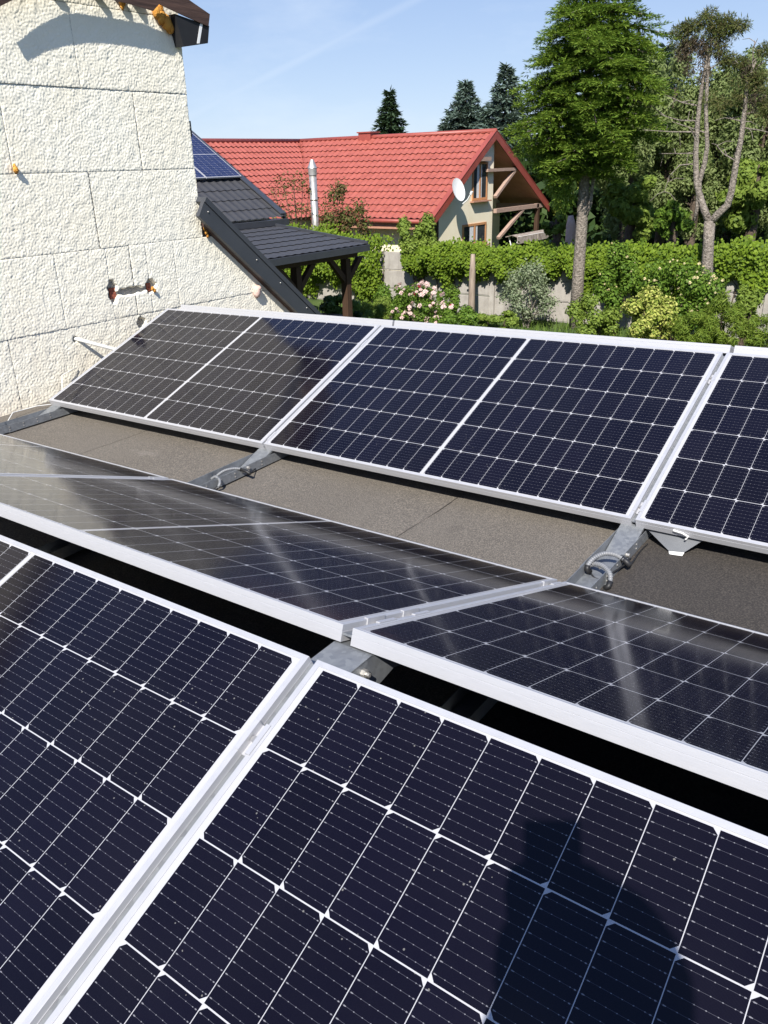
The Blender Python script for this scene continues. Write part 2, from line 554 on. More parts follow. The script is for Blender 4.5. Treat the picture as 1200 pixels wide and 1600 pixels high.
BRICKR = m_noise('red_brick', (0.24, 0.06, 0.035), (0.34, 0.11, 0.065), 22, 0.9, 0, 0.9, 60, 0.02)
MORTAR = m_noise('grey_mortar', (0.26, 0.24, 0.21), (0.40, 0.37, 0.33), 14, 0.95, 0, 0.8, 50, 0.02)
PINKC = m_noise('pink_patch', (0.55, 0.36, 0.30), (0.66, 0.48, 0.41), 20, 0.9, 0, 0.7, 60, 0.01)
DARKG = m_noise('dark_membrane', (0.010, 0.010, 0.012), (0.016, 0.016, 0.018), 8, 0.7)
LAWN = m_noise('lawn_green', (0.030, 0.060, 0.010), (0.075, 0.115, 0.022), 1.2, 0.95, 0, 0.6, 30, 0.05)
SOIL = m_noise('dark_soil', (0.03, 0.022, 0.015), (0.06, 0.045, 0.03), 3, 0.95)

# ------------------------------------------------------------------ ground
GZ = -2.7
g = MB()
g.add([(-400, -400, GZ), (400, -400, GZ), (400, 500, GZ), (-400, 500, GZ)], [(0, 1, 2, 3)])
tag(g.build('ground', LAWN), kind='structure')

# ------------------------------------------------------------------ array frame (the flat roof falls gently, so the array has a frame of its own)
T3 = Matrix(((0.9995955, 0.00427491, -0.02811692), (-0.00511412, 0.99954151, -0.02984305), (0.02797645, 0.02997477, 0.99915906)))
A4 = T3.to_4x4()
TA, TB, TC, TD = 0.3653, 0.3653, 0.3553, 0.3553
RZ = -0.478          # roof surface in the array frame
YB, ZB, YC, ZC = 0.1166, -0.0014, 1.6095, -0.3791
YD, ZD = 2.70, -0.0145
XB, XC = -0.0110, -1.7637
GA, GB, GC1, GC2 = 0.0202, 0.0241, 0.0126, 0.0162

WALLX = -3.829
# garage body with the flat roof
gar = empty('garage', A4 @ at(0, 0, RZ), 'garage with a flat felt roof carrying the solar panels', 'garage')
def aloc(mb, name, mat, parent, smooth=False):
    """mesh given in array-frame coordinates, parented to a thing of the array frame"""
    return mb.build(name, mat, parent, smooth, A4)
b = MB(); b.box((-3.84, -5.0, RZ - 0.25), (7.5, 4.15, RZ - 0.004)); aloc(b, 'roof_slab', FELT2, gar)
b = MB(); b.box((-3.7, -4.8, RZ - 2.5), (7.3, 3.95, RZ - 0.25)); aloc(b, 'wall', CREAMS, gar)
def felt(x0, x1, mat, z0, z1, lip=0.0):
    """a strip of felt: gently uneven sheet with a rounded lap edge"""
    nx, ny = 60, 260
    X = np.linspace(x0, x1, nx); Y = np.linspace(-4.9, 4.1, ny)
    XX, YY = np.meshgrid(X, Y)
    wob = 0.006 * np.sin(YY * 5.1 + x0 * 3) + 0.004 * np.sin(YY * 13 + 1.0)
    edge = np.exp(-((XX - x0) / 0.02) ** 2)
    XX = XX + wob * edge
    ZZ = z1 + 0.0012 * np.sin(XX * 9 + YY * 4) * np.sin(YY * 3.3) - lip * edge
    o = grid_mesh('felt_sheet', np.stack([XX, YY, ZZ], 2), mat, gar, True, A4)
    return o
felt(-3.84, -2.70, FELT, RZ, RZ + 0.001)
felt(-2.735, -1.73, FELT, RZ, RZ + 0.0035, 0.002)
felt(-1.76, -0.72, FELT, RZ, RZ + 0.0025, 0.002)
felt(-0.744, 0.02, FELT, RZ, RZ + 0.0065, 0.003)
felt(-0.015, 1.0, FELT2, RZ, RZ + 0.0085, 0.003)
felt(0.96, 2.2, FELT2, RZ, RZ + 0.004, 0.003)

BITUM = m_noise('bitumen_bleed', (0.05, 0.044, 0.038), (0.075, 0.066, 0.056), 30, 0.6)
for xs_, zz_ in ((-2.735, .0036), (-1.76, .0041), (-.744, .0068), (-.015, .0088), (.96, .0089)):
    Y = np.linspace(-4.8, 4.05, 400)
    cx_ = xs_ + 0.006 * np.sin(Y * 5.1 + xs_ * 3) + 0.004 * np.sin(Y * 13 + 1.0)
    hw_ = .001 + .0022 * np.abs(np.sin(Y * 3.7 + xs_) * np.sin(Y * 11))
    P = np.stack([np.stack([cx_ - hw_, Y, np.full_like(Y, RZ + zz_ - .0018)], 1), np.stack([cx_ + hw_, Y, np.full_like(Y, RZ + zz_ - .0002)], 1)], 1)
    grid_mesh('felt_seam', P, BITUM, gar, False, A4)
# ------------------------------------------------------------------ solar panels
def frame_mesh():
    prof = [(0, -.035), (0, -.0142), (.0006, -.0137), (.0006, -.0131), (0, -.0126), (0, -.0006), (.0006, 0), (.0075, 0), (.0078, -.0004), (.0084, -.0004), (.0087, 0), (.011, 0), (.0114, -.0004), (.0114, -.0014), (.002, -.0016), (.002, -.033), (.025, -.033), (.025, -.035)]
    n = len(prof)
    vs = []
    for (cx, cy, sx, sy) in ((0, 0, 1, 1), (PLEN, 0, -1, 1), (PLEN, PWID, -1, -1), (0, PWID, 1, -1)):
        for d, h in prof:
            vs.append((cx + sx * d, cy + sy * d, h))
    fs = []
    for k in range(4):
        k2 = (k + 1) % 4
        for i in range(n):
            j = (i + 1) % n
            fs.append((k * n + i, k * n + j, k2 * n + j, k2 * n + i))
    m = MB()
    m.add(vs, fs)
    return m
def make_panel():
    root = empty('solar_panel', None)
    fr = frame_mesh().build('frame', ALU, root)
    lam = MB()
    lam.box((.0025, .0025, -.0066), (PLEN - .0025, PWID - .0025, -.0017))
    lam.build('glass_laminate', CELLS, root)
    for xx in (PLEN / 2 - .3, PLEN / 2, PLEN / 2 + .3):
        jb = MB(); jb.box((xx - .03, PWID - .09, -.024), (xx + .03, PWID - .03, -.0068)); jb.build('junction_box', BLACKP, root)
    return root
proto = make_panel()
used = [False]
def copy_tree(o, parent=None):
    c = o.copy()
    COL.objects.link(c)
    if parent is not None: c.parent = parent
    for ch in list(o.children):
        copy_tree(ch, c)
    return c
def basis(u, v, org):
    u = Vector(u); v = Vector(v); n = u.cross(v)
    return Matrix(((u.x, v.x, n.x, org[0]), (u.y, v.y, n.y, org[1]), (u.z, v.z, n.z, org[2]), (0, 0, 0, 1)))
def place_panel(M, label):
    if not used[0]:
        r = proto; used[0] = True
    else:
        r = copy_tree(proto)
    r.matrix_world = A4 @ M
    tag(r, label, 'solar panel', 'solar panels in rows on the flat roof')
    return r
st = math.sin; ct = math.cos
def rowA(x, lab): place_panel(basis((1, 0, 0), (0, ct(TA), st(TA)), (x, -PWID * ct(TA), -PWID * st(TA))), lab)
def rowB(xr, lab): place_panel(basis((-1, 0, 0), (0, -ct(TB), st(TB)), (xr, YB + PWID * ct(TB), ZB - PWID * st(TB))), lab)
def rowC(x, lab): place_panel(basis((1, 0, 0), (0, ct(TC), st(TC)), (x, YC, ZC)), lab)
def rowD(xr, lab): place_panel(basis((-1, 0, 0), (0, -ct(TD), st(TD)), (xr, YD + PWID * ct(TD), ZD - PWID * st(TD))), lab)
rowA(0.0, "nearest solar panel, with the shadow of the photographer's head falling on it")
rowA(-GA - PLEN, 'solar panel in the bottom left corner, nearest row, left of the one under the shadow')
rowB(XB + PLEN, 'solar panel facing away at the right, beyond the folded steel ridge bracket')
rowB(XB - GB, 'solar panel facing away in the middle, pale wall reflected in its left end')
rowB(XB - 2 * GB - PLEN, 'solar panel facing away at the far left edge, mostly bright with the reflected wall')
rowC(XC - GC1 - PLEN, 'brownish solar panel of the far row, beside the rough white wall')
rowC(XC, 'solar panel in the middle of the far row, seen whole')
rowC(XC + PLEN + GC2, 'solar panel of the far row cut off by the right edge of the photo')
rowD(XC - GC1, 'white frame edge of a panel behind the brownish panel by the wall')
rowD(XC + PLEN, 'white frame edge of a panel just behind the whole panel of the far row')
rowD(XC + 2 * PLEN + GC2, 'white frame edge of a panel behind the cut-off panel at the right')

# ------------------------------------------------------------------ mounting rails, one per row of panel joints
def aimg(px, py, z):
    """point of the array frame seen at a pixel, z above its plane"""
    TI = np.array(T3.transposed()); c_ = TI @ CAM; r_ = TI @ pray(px, py)
    return c_ + r_ * ((z - c_[2]) / r_[2])
def conduit(mb, pts, r=0.0108):
    pts = [Vector(p) for p in pts]
    # Catmull-Rom through the points, then ribs
    P = []
    for i in range(len(pts) - 1):
        p0 = pts[max(i - 1, 0)]; p1 = pts[i]; p2 = pts[i + 1]; p3 = pts[min(i + 2, len(pts) - 1)]
        for k in range(24):
            t = k / 24
            P.append(0.5 * ((2 * p1) + (p2 - p0) * t + (2 * p0 - 5 * p1 + 4 * p2 - p3) * t * t + (3 * p1 - p0 - 3 * p2 + p3) * t ** 3))
    P.append(pts[-1])
    # resample evenly at 2.2 mm
    out = [P[0]]; acc = 0.0; step = 0.0020
    for a, b2 in zip(P[:-1], P[1:]):
        d = (b2 - a).length
        while acc + d >= step:
            a = a + (b2 - a) * ((step - acc) / d)
            d = (b2 - a).length
            acc = 0.0
            out.append(a)
        acc += d
    mb.tube(out, [r * (1.0, .97, .80, .80)[i % 4] for i in range(len(out))], 12)

def make_rail(x, label, front=True, cond=False, ridge=True, clampA=(), clampB=(), clampC=()):
    root = empty('mounting_rail', A4 @ at(x, 1.3, RZ), label, 'mounting rail', 'galvanised mounting rails under the panel joints')
    z0 = RZ + 0.0095
    hw = 0.045
    # base channel: open U laid on the felt, in two lapped lengths
    for (y0, y1, hw2, zz) in ((-1.1, 1.315, hw - .004, z0 + .0015), (1.285, 3.75, hw, z0)):
        m = MB()
        m.box((x - hw2, y0, zz), (x + hw2, y1, zz + .002))
        for s in (-1, 1):
            m.box((x + s * (hw2 - .001) - .001, y0, zz + .0021), (x + s * (hw2 - .001) + .001, y1, zz + .042))
        aloc(m, 'base_channel', GALV, root)
    # punched fixing holes read as small screws
    for yy in np.arange(1.12, 1.62, 0.085):
        for zz in (.014, .030):
            m = MB(); m.tube([(x + hw, yy, z0 + zz), (x + hw + .0025, yy, z0 + zz)], .0034, 8); aloc(m, 'screw', STEEL, root)
    for yy in (1.12, 1.2, 1.38):
        for dx_ in (-.015, .018):
            m = MB(); m.tube([(x + dx_, yy, z0 + .002), (x + dx_, yy, z0 + .006)], .005, 8); aloc(m, 'screw', STEEL, root)
    # arm under the far row: hat profile sloping with the panels
    aw = 0.040
    tC = math.tan(TC)
    def arm(y0, y1, zy, tsl, name):
        """hat channel from y0 to y1, top face at zy(y0) + slope"""
        m = MB()
        za, zb = zy, zy + (y1 - y0) * tsl
        m.prism([(y0, za), (y1, zb), (y1, zb - .003), (y0, za - .003)], 'x', x - aw, x + aw)
        for s in (-1, 1):
            e = x + s * (aw - .001)
            lo = RZ + .014
            poly = [(y0, za - .0031), (y1, zb - .0031), (y1, max(zb - .05, lo)), (y0 + .02 * np.sign(y1 - y0), max(za - .05, lo))]
            m.prism(poly, 'x', e - .001, e + .001)
        return aloc(m, name, GALV, root)
    # C: panel underside passes (YC, ZC-.035)
    zc = lambda y: ZC - .0375 + (y - YC) * tC
    arm(1.475, 2.60, zc(1.475), tC, 'support_arm')
    zb_ = lambda y: ZB - .0375 - (y - YB) * math.tan(TB)
    arm(1.16, YB + .05, zb_(1.16), -math.tan(TB), 'support_arm')
    if ridge:
        za = lambda y: -.0375 + y * math.tan(TA)
        arm(-1.05, -.07, za(-1.05), math.tan(TA), 'support_arm')
        # folded ridge bracket between the near rows
        m = MB()
        top = -.0385
        P = [(-.135, za(-.135) - .004), (.012, top), (.105, top), (.26, zb_(.26) - .004), (.26, zb_(.26) - .0065), (.104, top - .0025), (.013, top - .0025), (-.135, za(-.135) - .0065)]
        m.prism(P, 'x', x - .046, x + .046)
        for s in (-1, 1):
            e = x + s * .044
            m.prism([(-.11, za(-.11) - .008), (.013, top - .003), (.104, top - .003), (.24, zb_(.24) - .007), (.13, top - .075), (-.02, top - .085), (-.11, top - .10)], 'x', e - .0011, e + .0011)
        aloc(m, 'ridge_bracket', GALV, root)
        for s in (-1, 1):
            m = MB()
            m.tube([(x + s * .0445, .075, top - .022), (x + s * .054, .075, top - .022), (x + s * .0541, .075, top - .022), (x + s * .062, .075, top - .022)], [.0085, .0085, .0045, .0045], 6)
            aloc(m, 'bolt', STEEL, root)
        m = MB()
        m.box((x - .03, .03, RZ + .012), (x + .03, .085, top - .01))
        aloc(m, 'upright', GALV, root)
        m = MB()
        m.box((x + .0475, .065, top - .24), (x + .0505, .085, top - .03))
        aloc(m, 'strap', STEEL, root)
    # channel seen in the gap between the frames, and the mid clamps with their bolts
    def strip(M, gap, l0, l1):
        m = MB()
        m.box((-gap / 2 + .0004, l0, -.021), (gap / 2 - .0004, l1, -.0165))
        return m.build('gap_channel', GALV, root, False, A4 @ M)
    def clamp(M, gap, v):
        m = MB()
        hw_ = gap / 2 + .007
        for s in (-1, 1):
            m.box((s * (gap / 2 - .0012) - .0011, v - .03, -.0118), (s * (gap / 2 - .0012) + .0011, v + .03, .0003))
            a0, a1 = sorted((s * (gap / 2 - .0022), s * hw_))
            m.box((a0, v - .03, .0004), (a1, v + .03, .0026))
        m.box((-gap / 2 + .0024, v - .03, -.0142), (gap / 2 - .0024, v + .03, -.0119))
        c = m.build('mid_clamp', ALU, root, False, A4 @ M)
        m = MB()
        m.tube([(0, v, -.0118), (0, v, -.0045)], min(.0065, gap * .33), 10)
        m.build('bolt', STEEL, c, False, A4 @ M)
    for (M, gap, vs) in (clampA, clampB, clampC):
        strip(M, gap, .004, PWID - .004)
        for v in vs: clamp(M, gap, v)
    if cond:
        zc0 = RZ + .05
        def lp(q): return tuple(aimg(q[0], q[1], RZ + q[2]))
        def loop(pts, ends, r):
            m = MB(); conduit(m, [lp(q) for q in pts], r); c = aloc(m, 'cable_conduit', GREYPL, root, True)
            for e in ends:
                m = MB(); m.tube([lp(q) for q in e], r * 1.12, 10); m.build('conduit_end', BLACKP, c, True, A4)
        if cond == 1:
            loop([(977, 876, .045), (962, 867, .06), (944, 865, .066), (927, 873, .06), (918, 884, .045)], [[(969, 870, .053), (978, 877, .044), (985, 884, .034)], [(918, 883, .046), (917, 889, .035), (922, 894, .022)]], .0084)
            loop([(918, 885, .03), (929, 881, .045), (943, 885, .052), (953, 897, .046), (953, 910, .03)], [[(954, 908, .033), (951, 916, .020), (945, 920, .012)]], .0084)
        else:
            loop([(380, 733, .05), (366, 732, .058), (352, 735, .058), (342, 741, .048), (335, 748, .03)], [[(376, 733, .052), (384, 736, .046), (391, 740, .04)]], .0066)
            loop([(331, 748, .03), (337, 745, .045), (343, 750, .045), (343, 757, .036), (339, 763, .02)], [[(341, 760, .028), (338, 764, .018), (333, 767, .01)]], .0066)
        cabs = ([[(984, 884, .034), (990, 876, .02), (1000, 862, .012), (1012, 850, .01)], [(945, 920, .012), (938, 924, .008), (930, 921, .01), (936, 912, .02), (960, 893, .03), (980, 880, .03)], [(922, 894, .022), (930, 903, .012), (944, 905, .012), (962, 893, .02), (986, 872, .014)]] if cond == 1 else
                [[(391, 740, .04), (398, 733, .02), (410, 722, .012)], [(333, 767, .01), (328, 768, .008), (326, 762, .012), (345, 750, .02), (372, 738, .03)]])
        for cb_ in cabs:
            P_ = [lp(q) for q in cb_]
            m = MB(); conduit(m, P_, .0028); aloc(m, 'cable', BLACKP, root, True)
        m = MB(); m.tube([(x + .045, 1.42, zc0 - .012), (x + .062, 1.42, zc0 - .012)], .009, 6); aloc(m, 'gland_nut', STEEL, root)
        m = MB(); m.tube([(x + .045, 1.455, zc0 - .010), (x + .056, 1.455, zc0 - .010)], .007, 6); aloc(m, 'gland_nut', STEEL, root)
    return root
def gA(xc): return basis((1, 0, 0), (0, ct(TA), st(TA)), (xc, -PWID * ct(TA), -PWID * st(TA)))
def gBm(xc): return basis((-1, 0, 0), (0, -ct(TB), st(TB)), (xc, YB + PWID * ct(TB), ZB - PWID * st(TB)))
def gC(xc): return basis((1, 0, 0), (0, ct(TC), st(TC)), (xc, YC, ZC))
make_rail(-0.006, 'galvanised rail with two corrugated conduit loops where smooth dark felt meets pale felt', True, 1, True,
          (gA(-GA / 2), GA, (.862, .22)), (gBm(XB - GB / 2), GB, (.80, .07, .93)), (gC(XC + PLEN + GC2 / 2), GC2, (.07, .86)))
make_rail(XC - GC1 / 2, 'galvanised rail with a thin conduit loop between the brownish panel and the whole far panel', True, 2, True,
          (gA(-GA * 1.5 - PLEN), GA, (.86, .2)), (gBm(XB - GB * 1.5 - PLEN), GB, (.8, .07)), (gC(XC - GC1 / 2), GC1, (.06, .86)))
make_rail(-3.485, 'galvanised rail end resting on the felt at the foot of the white wall', True, 0, True,
          (gA(-GA * 2.5 - 2 * PLEN), GA, ()), (gBm(XB - GB * 2.5 - 2 * PLEN), GB, ()), (gC(-3.54), .006, ()))
make_rail(PLEN + .008, 'galvanised rail under the right end of the nearest panel', True, 0, True,
          (gA(PLEN + GA / 2), GA, (.86,)), (gBm(XB + PLEN + GB / 2), GB, ()), (gC(XC + 2 * PLEN + GC2 * 1.5), GC2, ()))

PLATEM = m_noise('dull_grey_sheet', (0.10, 0.105, 0.115), (0.14, 0.147, 0.158), 9, 0.55, 0.2)
# grey junction plate hanging under the right far panel
jp = empty('junction_plate', A4 @ at(0.3, YC + .05, RZ), 'grey sheet plate with bright lower lip hanging under the right far panel', 'plate')
m = MB()
n0 = Vector((0, -st(TC), ct(TC)))
def cpt(u, v, h):
    return Vector((XC + PLEN + GC2 + u, YC + v * ct(TC), ZC + v * st(TC))) + n0 * h
m.add([cpt(.0, .03, -.036), cpt(.24, .03, -.036), cpt(.175, -.035, -.072), cpt(.125, -.04, -.076), cpt(.0, .034, -.038), cpt(.24, .034, -.038), cpt(.175, -.031, -.074), cpt(.125, -.036, -.078)],
      [(0, 1, 2, 3), (7, 6, 5, 4), (0, 4, 5, 1), (1, 5, 6, 2), (2, 6, 7, 3), (3, 7, 4, 0)])
aloc(m, 'plate', PLATEM, jp)
m = MB()
m.add([cpt(.125, -.0405, -.0765), cpt(.175, -.0355, -.0725), cpt(.172, -.048, -.076), cpt(.13, -.051, -.079), cpt(.125, -.0405, -.0785), cpt(.175, -.0355, -.0745), cpt(.172, -.048, -.078), cpt(.13, -.051, -.081)],
      [(0, 1, 2, 3), (7, 6, 5, 4), (0, 4, 5, 1), (1, 5, 6, 2), (2, 6, 7, 3), (3, 7, 4, 0)])
aloc(m, 'lip', WHITEP, jp)
m = MB()
m.tube([cpt(.13, -.003, -.012), cpt(.16, -.005, -.014), cpt(.18, -.006, -.024), cpt(.172, -.010, -.036)], .0035, 6)
aloc(m, 'cable_tie', WHITEPL, jp)
# thin cables seen in the dark gap under the ridge
for k, (pts, lab) in enumerate(((((-.12, .03, -.09), (-.09, .05, -.07), (-.04, .06, -.10)), 'thin pale cable in the dark gap left of the folded ridge bracket'),
                               (((.06, -.02, -.15), (.12, .03, -.135), (.20, .09, -.12), (.24, .14, -.14)), 'thin pale cable in the dark gap right of the folded ridge bracket'))):
    m = MB(); m.tube(pts, .0028, 6)
    o = m.build('cable', WHITEPL, None, True, A4)
    tag(o, lab, 'cable')

# ------------------------------------------------------------------ house with the rough white wall
def bandnoise(h, wd, cell, lam):
    """isotropic band-passed noise field, wavelength lam metres on a grid of cell metres"""
    f = rng.normal(size=(h, wd))
    F = np.fft.fft2(f)
    ky = np.fft.fftfreq(h, cell)[:, None]; kx = np.fft.fftfreq(wd, cell)[None]
    k = np.hypot(kx, ky)
    H = np.exp(-((k - 1 / lam) / (0.42 / lam)) ** 2) + 0.30 * np.exp(-((k - 2.1 / lam) / (0.7 / lam)) ** 2)
    r = np.fft.ifft2(F * H).real
    return r / r.std()
house = empty('house', at(WALLX, 3.25, GZ), 'house with a rough white insulation board wall and worn brown eave at the left', 'house')
# rows of boards: (z0, z1, [y joints])
ROWS = [(-0.555, -0.108, [-4.2, -3.2, -2.2, -1.2, -.3, .68, 1.64, 2.62, 3.9, 4.45]),
        (-0.108, 0.345, [-4.2, -3.0, -2.0, -1.0, .05, 1.05, 2.04, 2.41, 2.60, 2.73, 2.97, 3.95]),
        (0.345, 0.798, [-4.2, -3.4, -2.4, -1.4, -.5, .45, 1.40, 2.38, 3.25]),
        (0.798, 1.262, [-4.2, -3.0, -2.0, -1.0, -.1, .9, 1.885, 2.80, 3.25]),
        (1.262, 1.70, [-4.2, -3.4, -2.4, -1.4, -.5, .45, 1.43, 2.42, 3.25]),
        (1.70, 1.95, [-4.2, -3.0, -2.0, -1.0, -.1, .9, 1.9, 2.85, 3.25])]
BARGE0 = (3.237 - .02, 0.60); BARGE1 = (4.47, -0.37)
def barge_z(y):     # line under the lower barge board
    return 0.521 - 0.7875 * (y - 3.237)
CELL = 0.0046
for (z0, z1, ys) in ROWS:
    for ya, yb in zip(ys[:-1], ys[1:]):
        gap = 0.0004 + 0.0014 * rng.random() ** 2
        off = rng.uniform(-.003, .003)
        y0, y1, zz0, zz1 = ya + gap, yb - gap, z0 + gap, z1 - gap * (0.4 + rng.random())
        vis = (y1 > 1.25 and z0 < 1.75)
        cell = CELL if vis else 0.05
        ny = max(2, int((y1 - y0) / cell)); nz = max(2, int((zz1 - zz0) / cell))
        Y = np.linspace(y0, y1, ny); Z = np.linspace(zz0, zz1, nz)
        YY, ZZ = np.meshgrid(Y, Z)
        if vis:
            h = bandnoise(nz, ny, cell, 0.0205)
            hh = 0.00125 * np.tanh(h * 0.9) + 0.0006 * bandnoise(nz, ny, cell, 0.09)
        else:
            hh = np.zeros_like(YY)
        # rounded, crumbled edges
        d = np.minimum(np.minimum(YY - y0, y1 - YY), np.minimum(ZZ - zz0, zz1 - ZZ))
        hh = hh - 0.0028 * rng.uniform(.3, 1) * np.exp(-d / 0.0035)
        XX = WALLX + off + hh
        # cut by the slope of the lower roof
        if y1 > 3.2 and z0 < 0.6:
            lim = barge_z(YY) + 0.02
            ZZ = np.where(YY > 3.245, np.minimum(ZZ, np.maximum(lim, zz0 - .25)), ZZ)
        # hacked-out holes
        for (hy, hz, ry, rz_, dep) in ((2.425, 0.070, .036, .075, .055), (2.575, 0.055, .13, .026, .030), (2.735, 0.066, .045, .046, .05), (2.62, -.165, .035, .035, .04), (2.09, -.185, .018, .018, .03)):
            if abs(hz - (z0 + z1) / 2) < .5 and ya - .3 < hy < yb + .3 and vis:
                q_ = ((YY - hy) / ry) ** 2 + ((ZZ - hz) / rz_) ** 2 + 0.35 * np.sin(YY * 90) * np.sin(ZZ * 110)
                XX = XX - dep * np.clip(1.25 + 0 * q_ - q_, 0, 0.5) * 2
        P = np.stack([XX, YY, ZZ], 2)
        grid_mesh('insulation_board', P, EPS, house, vis)
m = MB()   # solid wall behind the boards, cut to the house's outline
m.prism([(-4.3, GZ), (4.5, GZ), (4.5, -.40), (3.245, .56), (3.245, 1.66), (3.1, 1.93), (-4.3, 1.93)], 'x', WALLX - 5.0, WALLX - .034)
m.build('wall', MORTAR, house)
m = MB()   # bricks showing in the hacked holes
m.box((WALLX - .036, 2.415, .02), (WALLX - .022, 2.462, .09)); m.build('exposed_brick', BRICKR, house)
m = MB(); m.box((WALLX - .036, 2.715, .03), (WALLX - .022, 2.75, .085)); m.build('exposed_brick', BRICKR, house)
m = MB(); m.box((WALLX - .036, 2.40, .098), (WALLX - .024, 2.45, .145)); m.build('mortar_bed', MORTAR, house)
m = MB(); m.box((WALLX - .036, 2.458, .03), (WALLX - .026, 2.712, .09)); m.build('mortar_bed', MORTAR, house)
m = MB()
m.box((WALLX - .036, 1.2, -.62), (WALLX + .012, 4.4, -.545))
m.build('wall_foot', MORTAR, house)
m = MB(); m.prism([(WALLX + .03, 1.96), (WALLX - 4.5, 4.6), (WALLX - 4.5, 4.7), (WALLX + .03, 2.05)], 'y', -4.6, 3.2); m.build('roof', DARKG, house)
# eave: wavy dark board just above, stubs, soffit
def eav(px, py, X=-3.73):
    p = atX(px, py, X); return (p[1], p[2])
XE0, XE1 = -3.744, -3.736
s_ = SUND / -SUND[0]
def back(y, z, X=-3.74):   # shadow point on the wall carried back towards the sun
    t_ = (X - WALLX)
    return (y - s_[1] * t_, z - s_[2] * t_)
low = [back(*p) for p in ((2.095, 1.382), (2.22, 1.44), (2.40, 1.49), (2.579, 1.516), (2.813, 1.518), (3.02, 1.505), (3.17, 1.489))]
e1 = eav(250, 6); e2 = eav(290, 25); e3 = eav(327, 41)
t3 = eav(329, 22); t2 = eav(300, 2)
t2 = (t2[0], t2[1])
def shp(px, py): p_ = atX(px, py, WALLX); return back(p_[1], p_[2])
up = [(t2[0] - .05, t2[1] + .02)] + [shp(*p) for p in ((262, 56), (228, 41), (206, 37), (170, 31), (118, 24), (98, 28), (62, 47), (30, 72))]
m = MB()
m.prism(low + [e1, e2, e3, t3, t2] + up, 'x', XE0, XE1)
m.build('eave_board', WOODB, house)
m = MB()
for (pa, pb) in (((1.97, 1.75), (2.05, 1.70)),):
    pass
for (px_, py_, wd_) in ((108, 25, .040), (176, 33, .030), (209, 38, .024), (233, 43, .022)):
    yb_, zb2 = shp(px_, py_)
    m = MB(); m.box((WALLX - .03, yb_ - wd_ * .6, zb2 + .0), (XE0 - .001, yb_ + wd_ * .6, zb2 + .03)); m.build('eave_lookout', WOODB, house)
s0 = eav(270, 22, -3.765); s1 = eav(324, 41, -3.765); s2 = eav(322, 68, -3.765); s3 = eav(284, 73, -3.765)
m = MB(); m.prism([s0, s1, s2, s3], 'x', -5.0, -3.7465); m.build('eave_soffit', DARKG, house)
a0 = eav(312, 36, -3.75); a1 = eav(316, 37, -3.75); a2 = eav(311, 68, -3.75); a3 = eav(307, 68, -3.75)
m = MB(); m.prism([a0, a1, a2, a3], 'x', -3.7462, -3.7445); m.build('soffit_batten', WHITEP, house)
def blob(pts, name, parent, mat=PURF):
    m = MB()
    for (y, z, r) in pts:
        m.sphere((WALLX + .012 + r * .25, y, z), (r * .8, r, r * 1.25), 10, 7, .16)
    return m.build(name, mat, parent, True)
blob([(2.80, 1.745, .022), (2.795, 1.715, .013)], 'foam_blob', house)
blob([(2.93, 1.765, .018)], 'foam_blob', house)
blob([(3.055, 1.715, .03), (3.085, 1.69, .035), (3.125, 1.665, .038), (3.15, 1.64, .03), (3.09, 1.735, .025)], 'foam_blob', house)
blob([(1.891, .822, .017), (1.888, .84, .011)], 'foam_blob', house)
m = MB(); m.tube([(WALLX, 1.891, .825), (WALLX + .03, 1.893, .815)], .007, 6); m.build('foam_blob', PURF, house, True)
blob([(3.262, .40, .010), (3.275, .375, .013), (3.285, .35, .011)], 'foam_blob', house)
blob([(2.735, .05, .012), (2.75, .035, .012)], 'foam_blob', house)
m = MB(); m.sphere((WALLX + .012, 3.735, -.10), (.035, .03, .05), 12, 8, .12); m.sphere((WALLX + .02, 3.745, -.075), (.03, .022, .022), 10, 6, .12); m.build('plaster_lump', PINKC, house, True)
# dark flashing strip at the back corner
m = MB(); m.box((WALLX - .03, 3.252, 1.22), (WALLX - .014, 3.259, 1.6)); m.build('corner_flashing', DARKG, house)
m = MB(); m.box((WALLX - .034, 3.252, 1.0), (WALLX - .010, 3.266, 1.10)); m.build('corner_flashing', DARKG, house)
# lower barge board in graphite sheet
bt = [(3.155, .50), (3.205, .585), (4.62, -.53), (4.545, -.60)]
def bg(px, py): p = atX(px, py, -3.74); return (p[1], p[2])
P0 = bg(311, 338); P1 = bg(319, 315); P2 = bg(494, 491); P3 = bg(468, 491)
def ext(a, b2, k): return (a[0] + (b2[0] - a[0]) * k, a[1] + (b2[1] - a[1]) * k)
P2e, P3e = ext(P1, P2, 1.25), ext(P0, P3, 1.25)
m = MB(); m.prism([P0, P1, P2e, P3e], 'x', -3.775, -3.74); bgb = m.build('barge_board', GRAPH, house)
m = MB(); m.prism([(P1[0], P1[1]), (P2e[0], P2e[1]), (P2e[0] + .02, P2e[1] + .03), (P1[0] + .02, P1[1] + .03)], 'x', -5.5, -3.732); m.build('verge_trim', GRAPH, house)
m = MB()
for (px, py) in ((325, 331), (401, 406), (438, 442), (479, 481)):
    p = atX(px, py, -3.74)
    m.sphere((-3.738, p[1], p[2]), .006, 8, 6)
m.build('screw', STEEL, bgb, True)
m = MB(); m.prism([ext(P0, P3, .10), ext(P0, P3, 1.2), (ext(P0, P3, 1.2)[0], ext(P0, P3, 1.2)[1] + .06), (ext(P0, P3, .10)[0], ext(P0, P3, .10)[1] + .06)], 'x', -3.83, -3.776); m.build('barge_batten', WOODB, house)
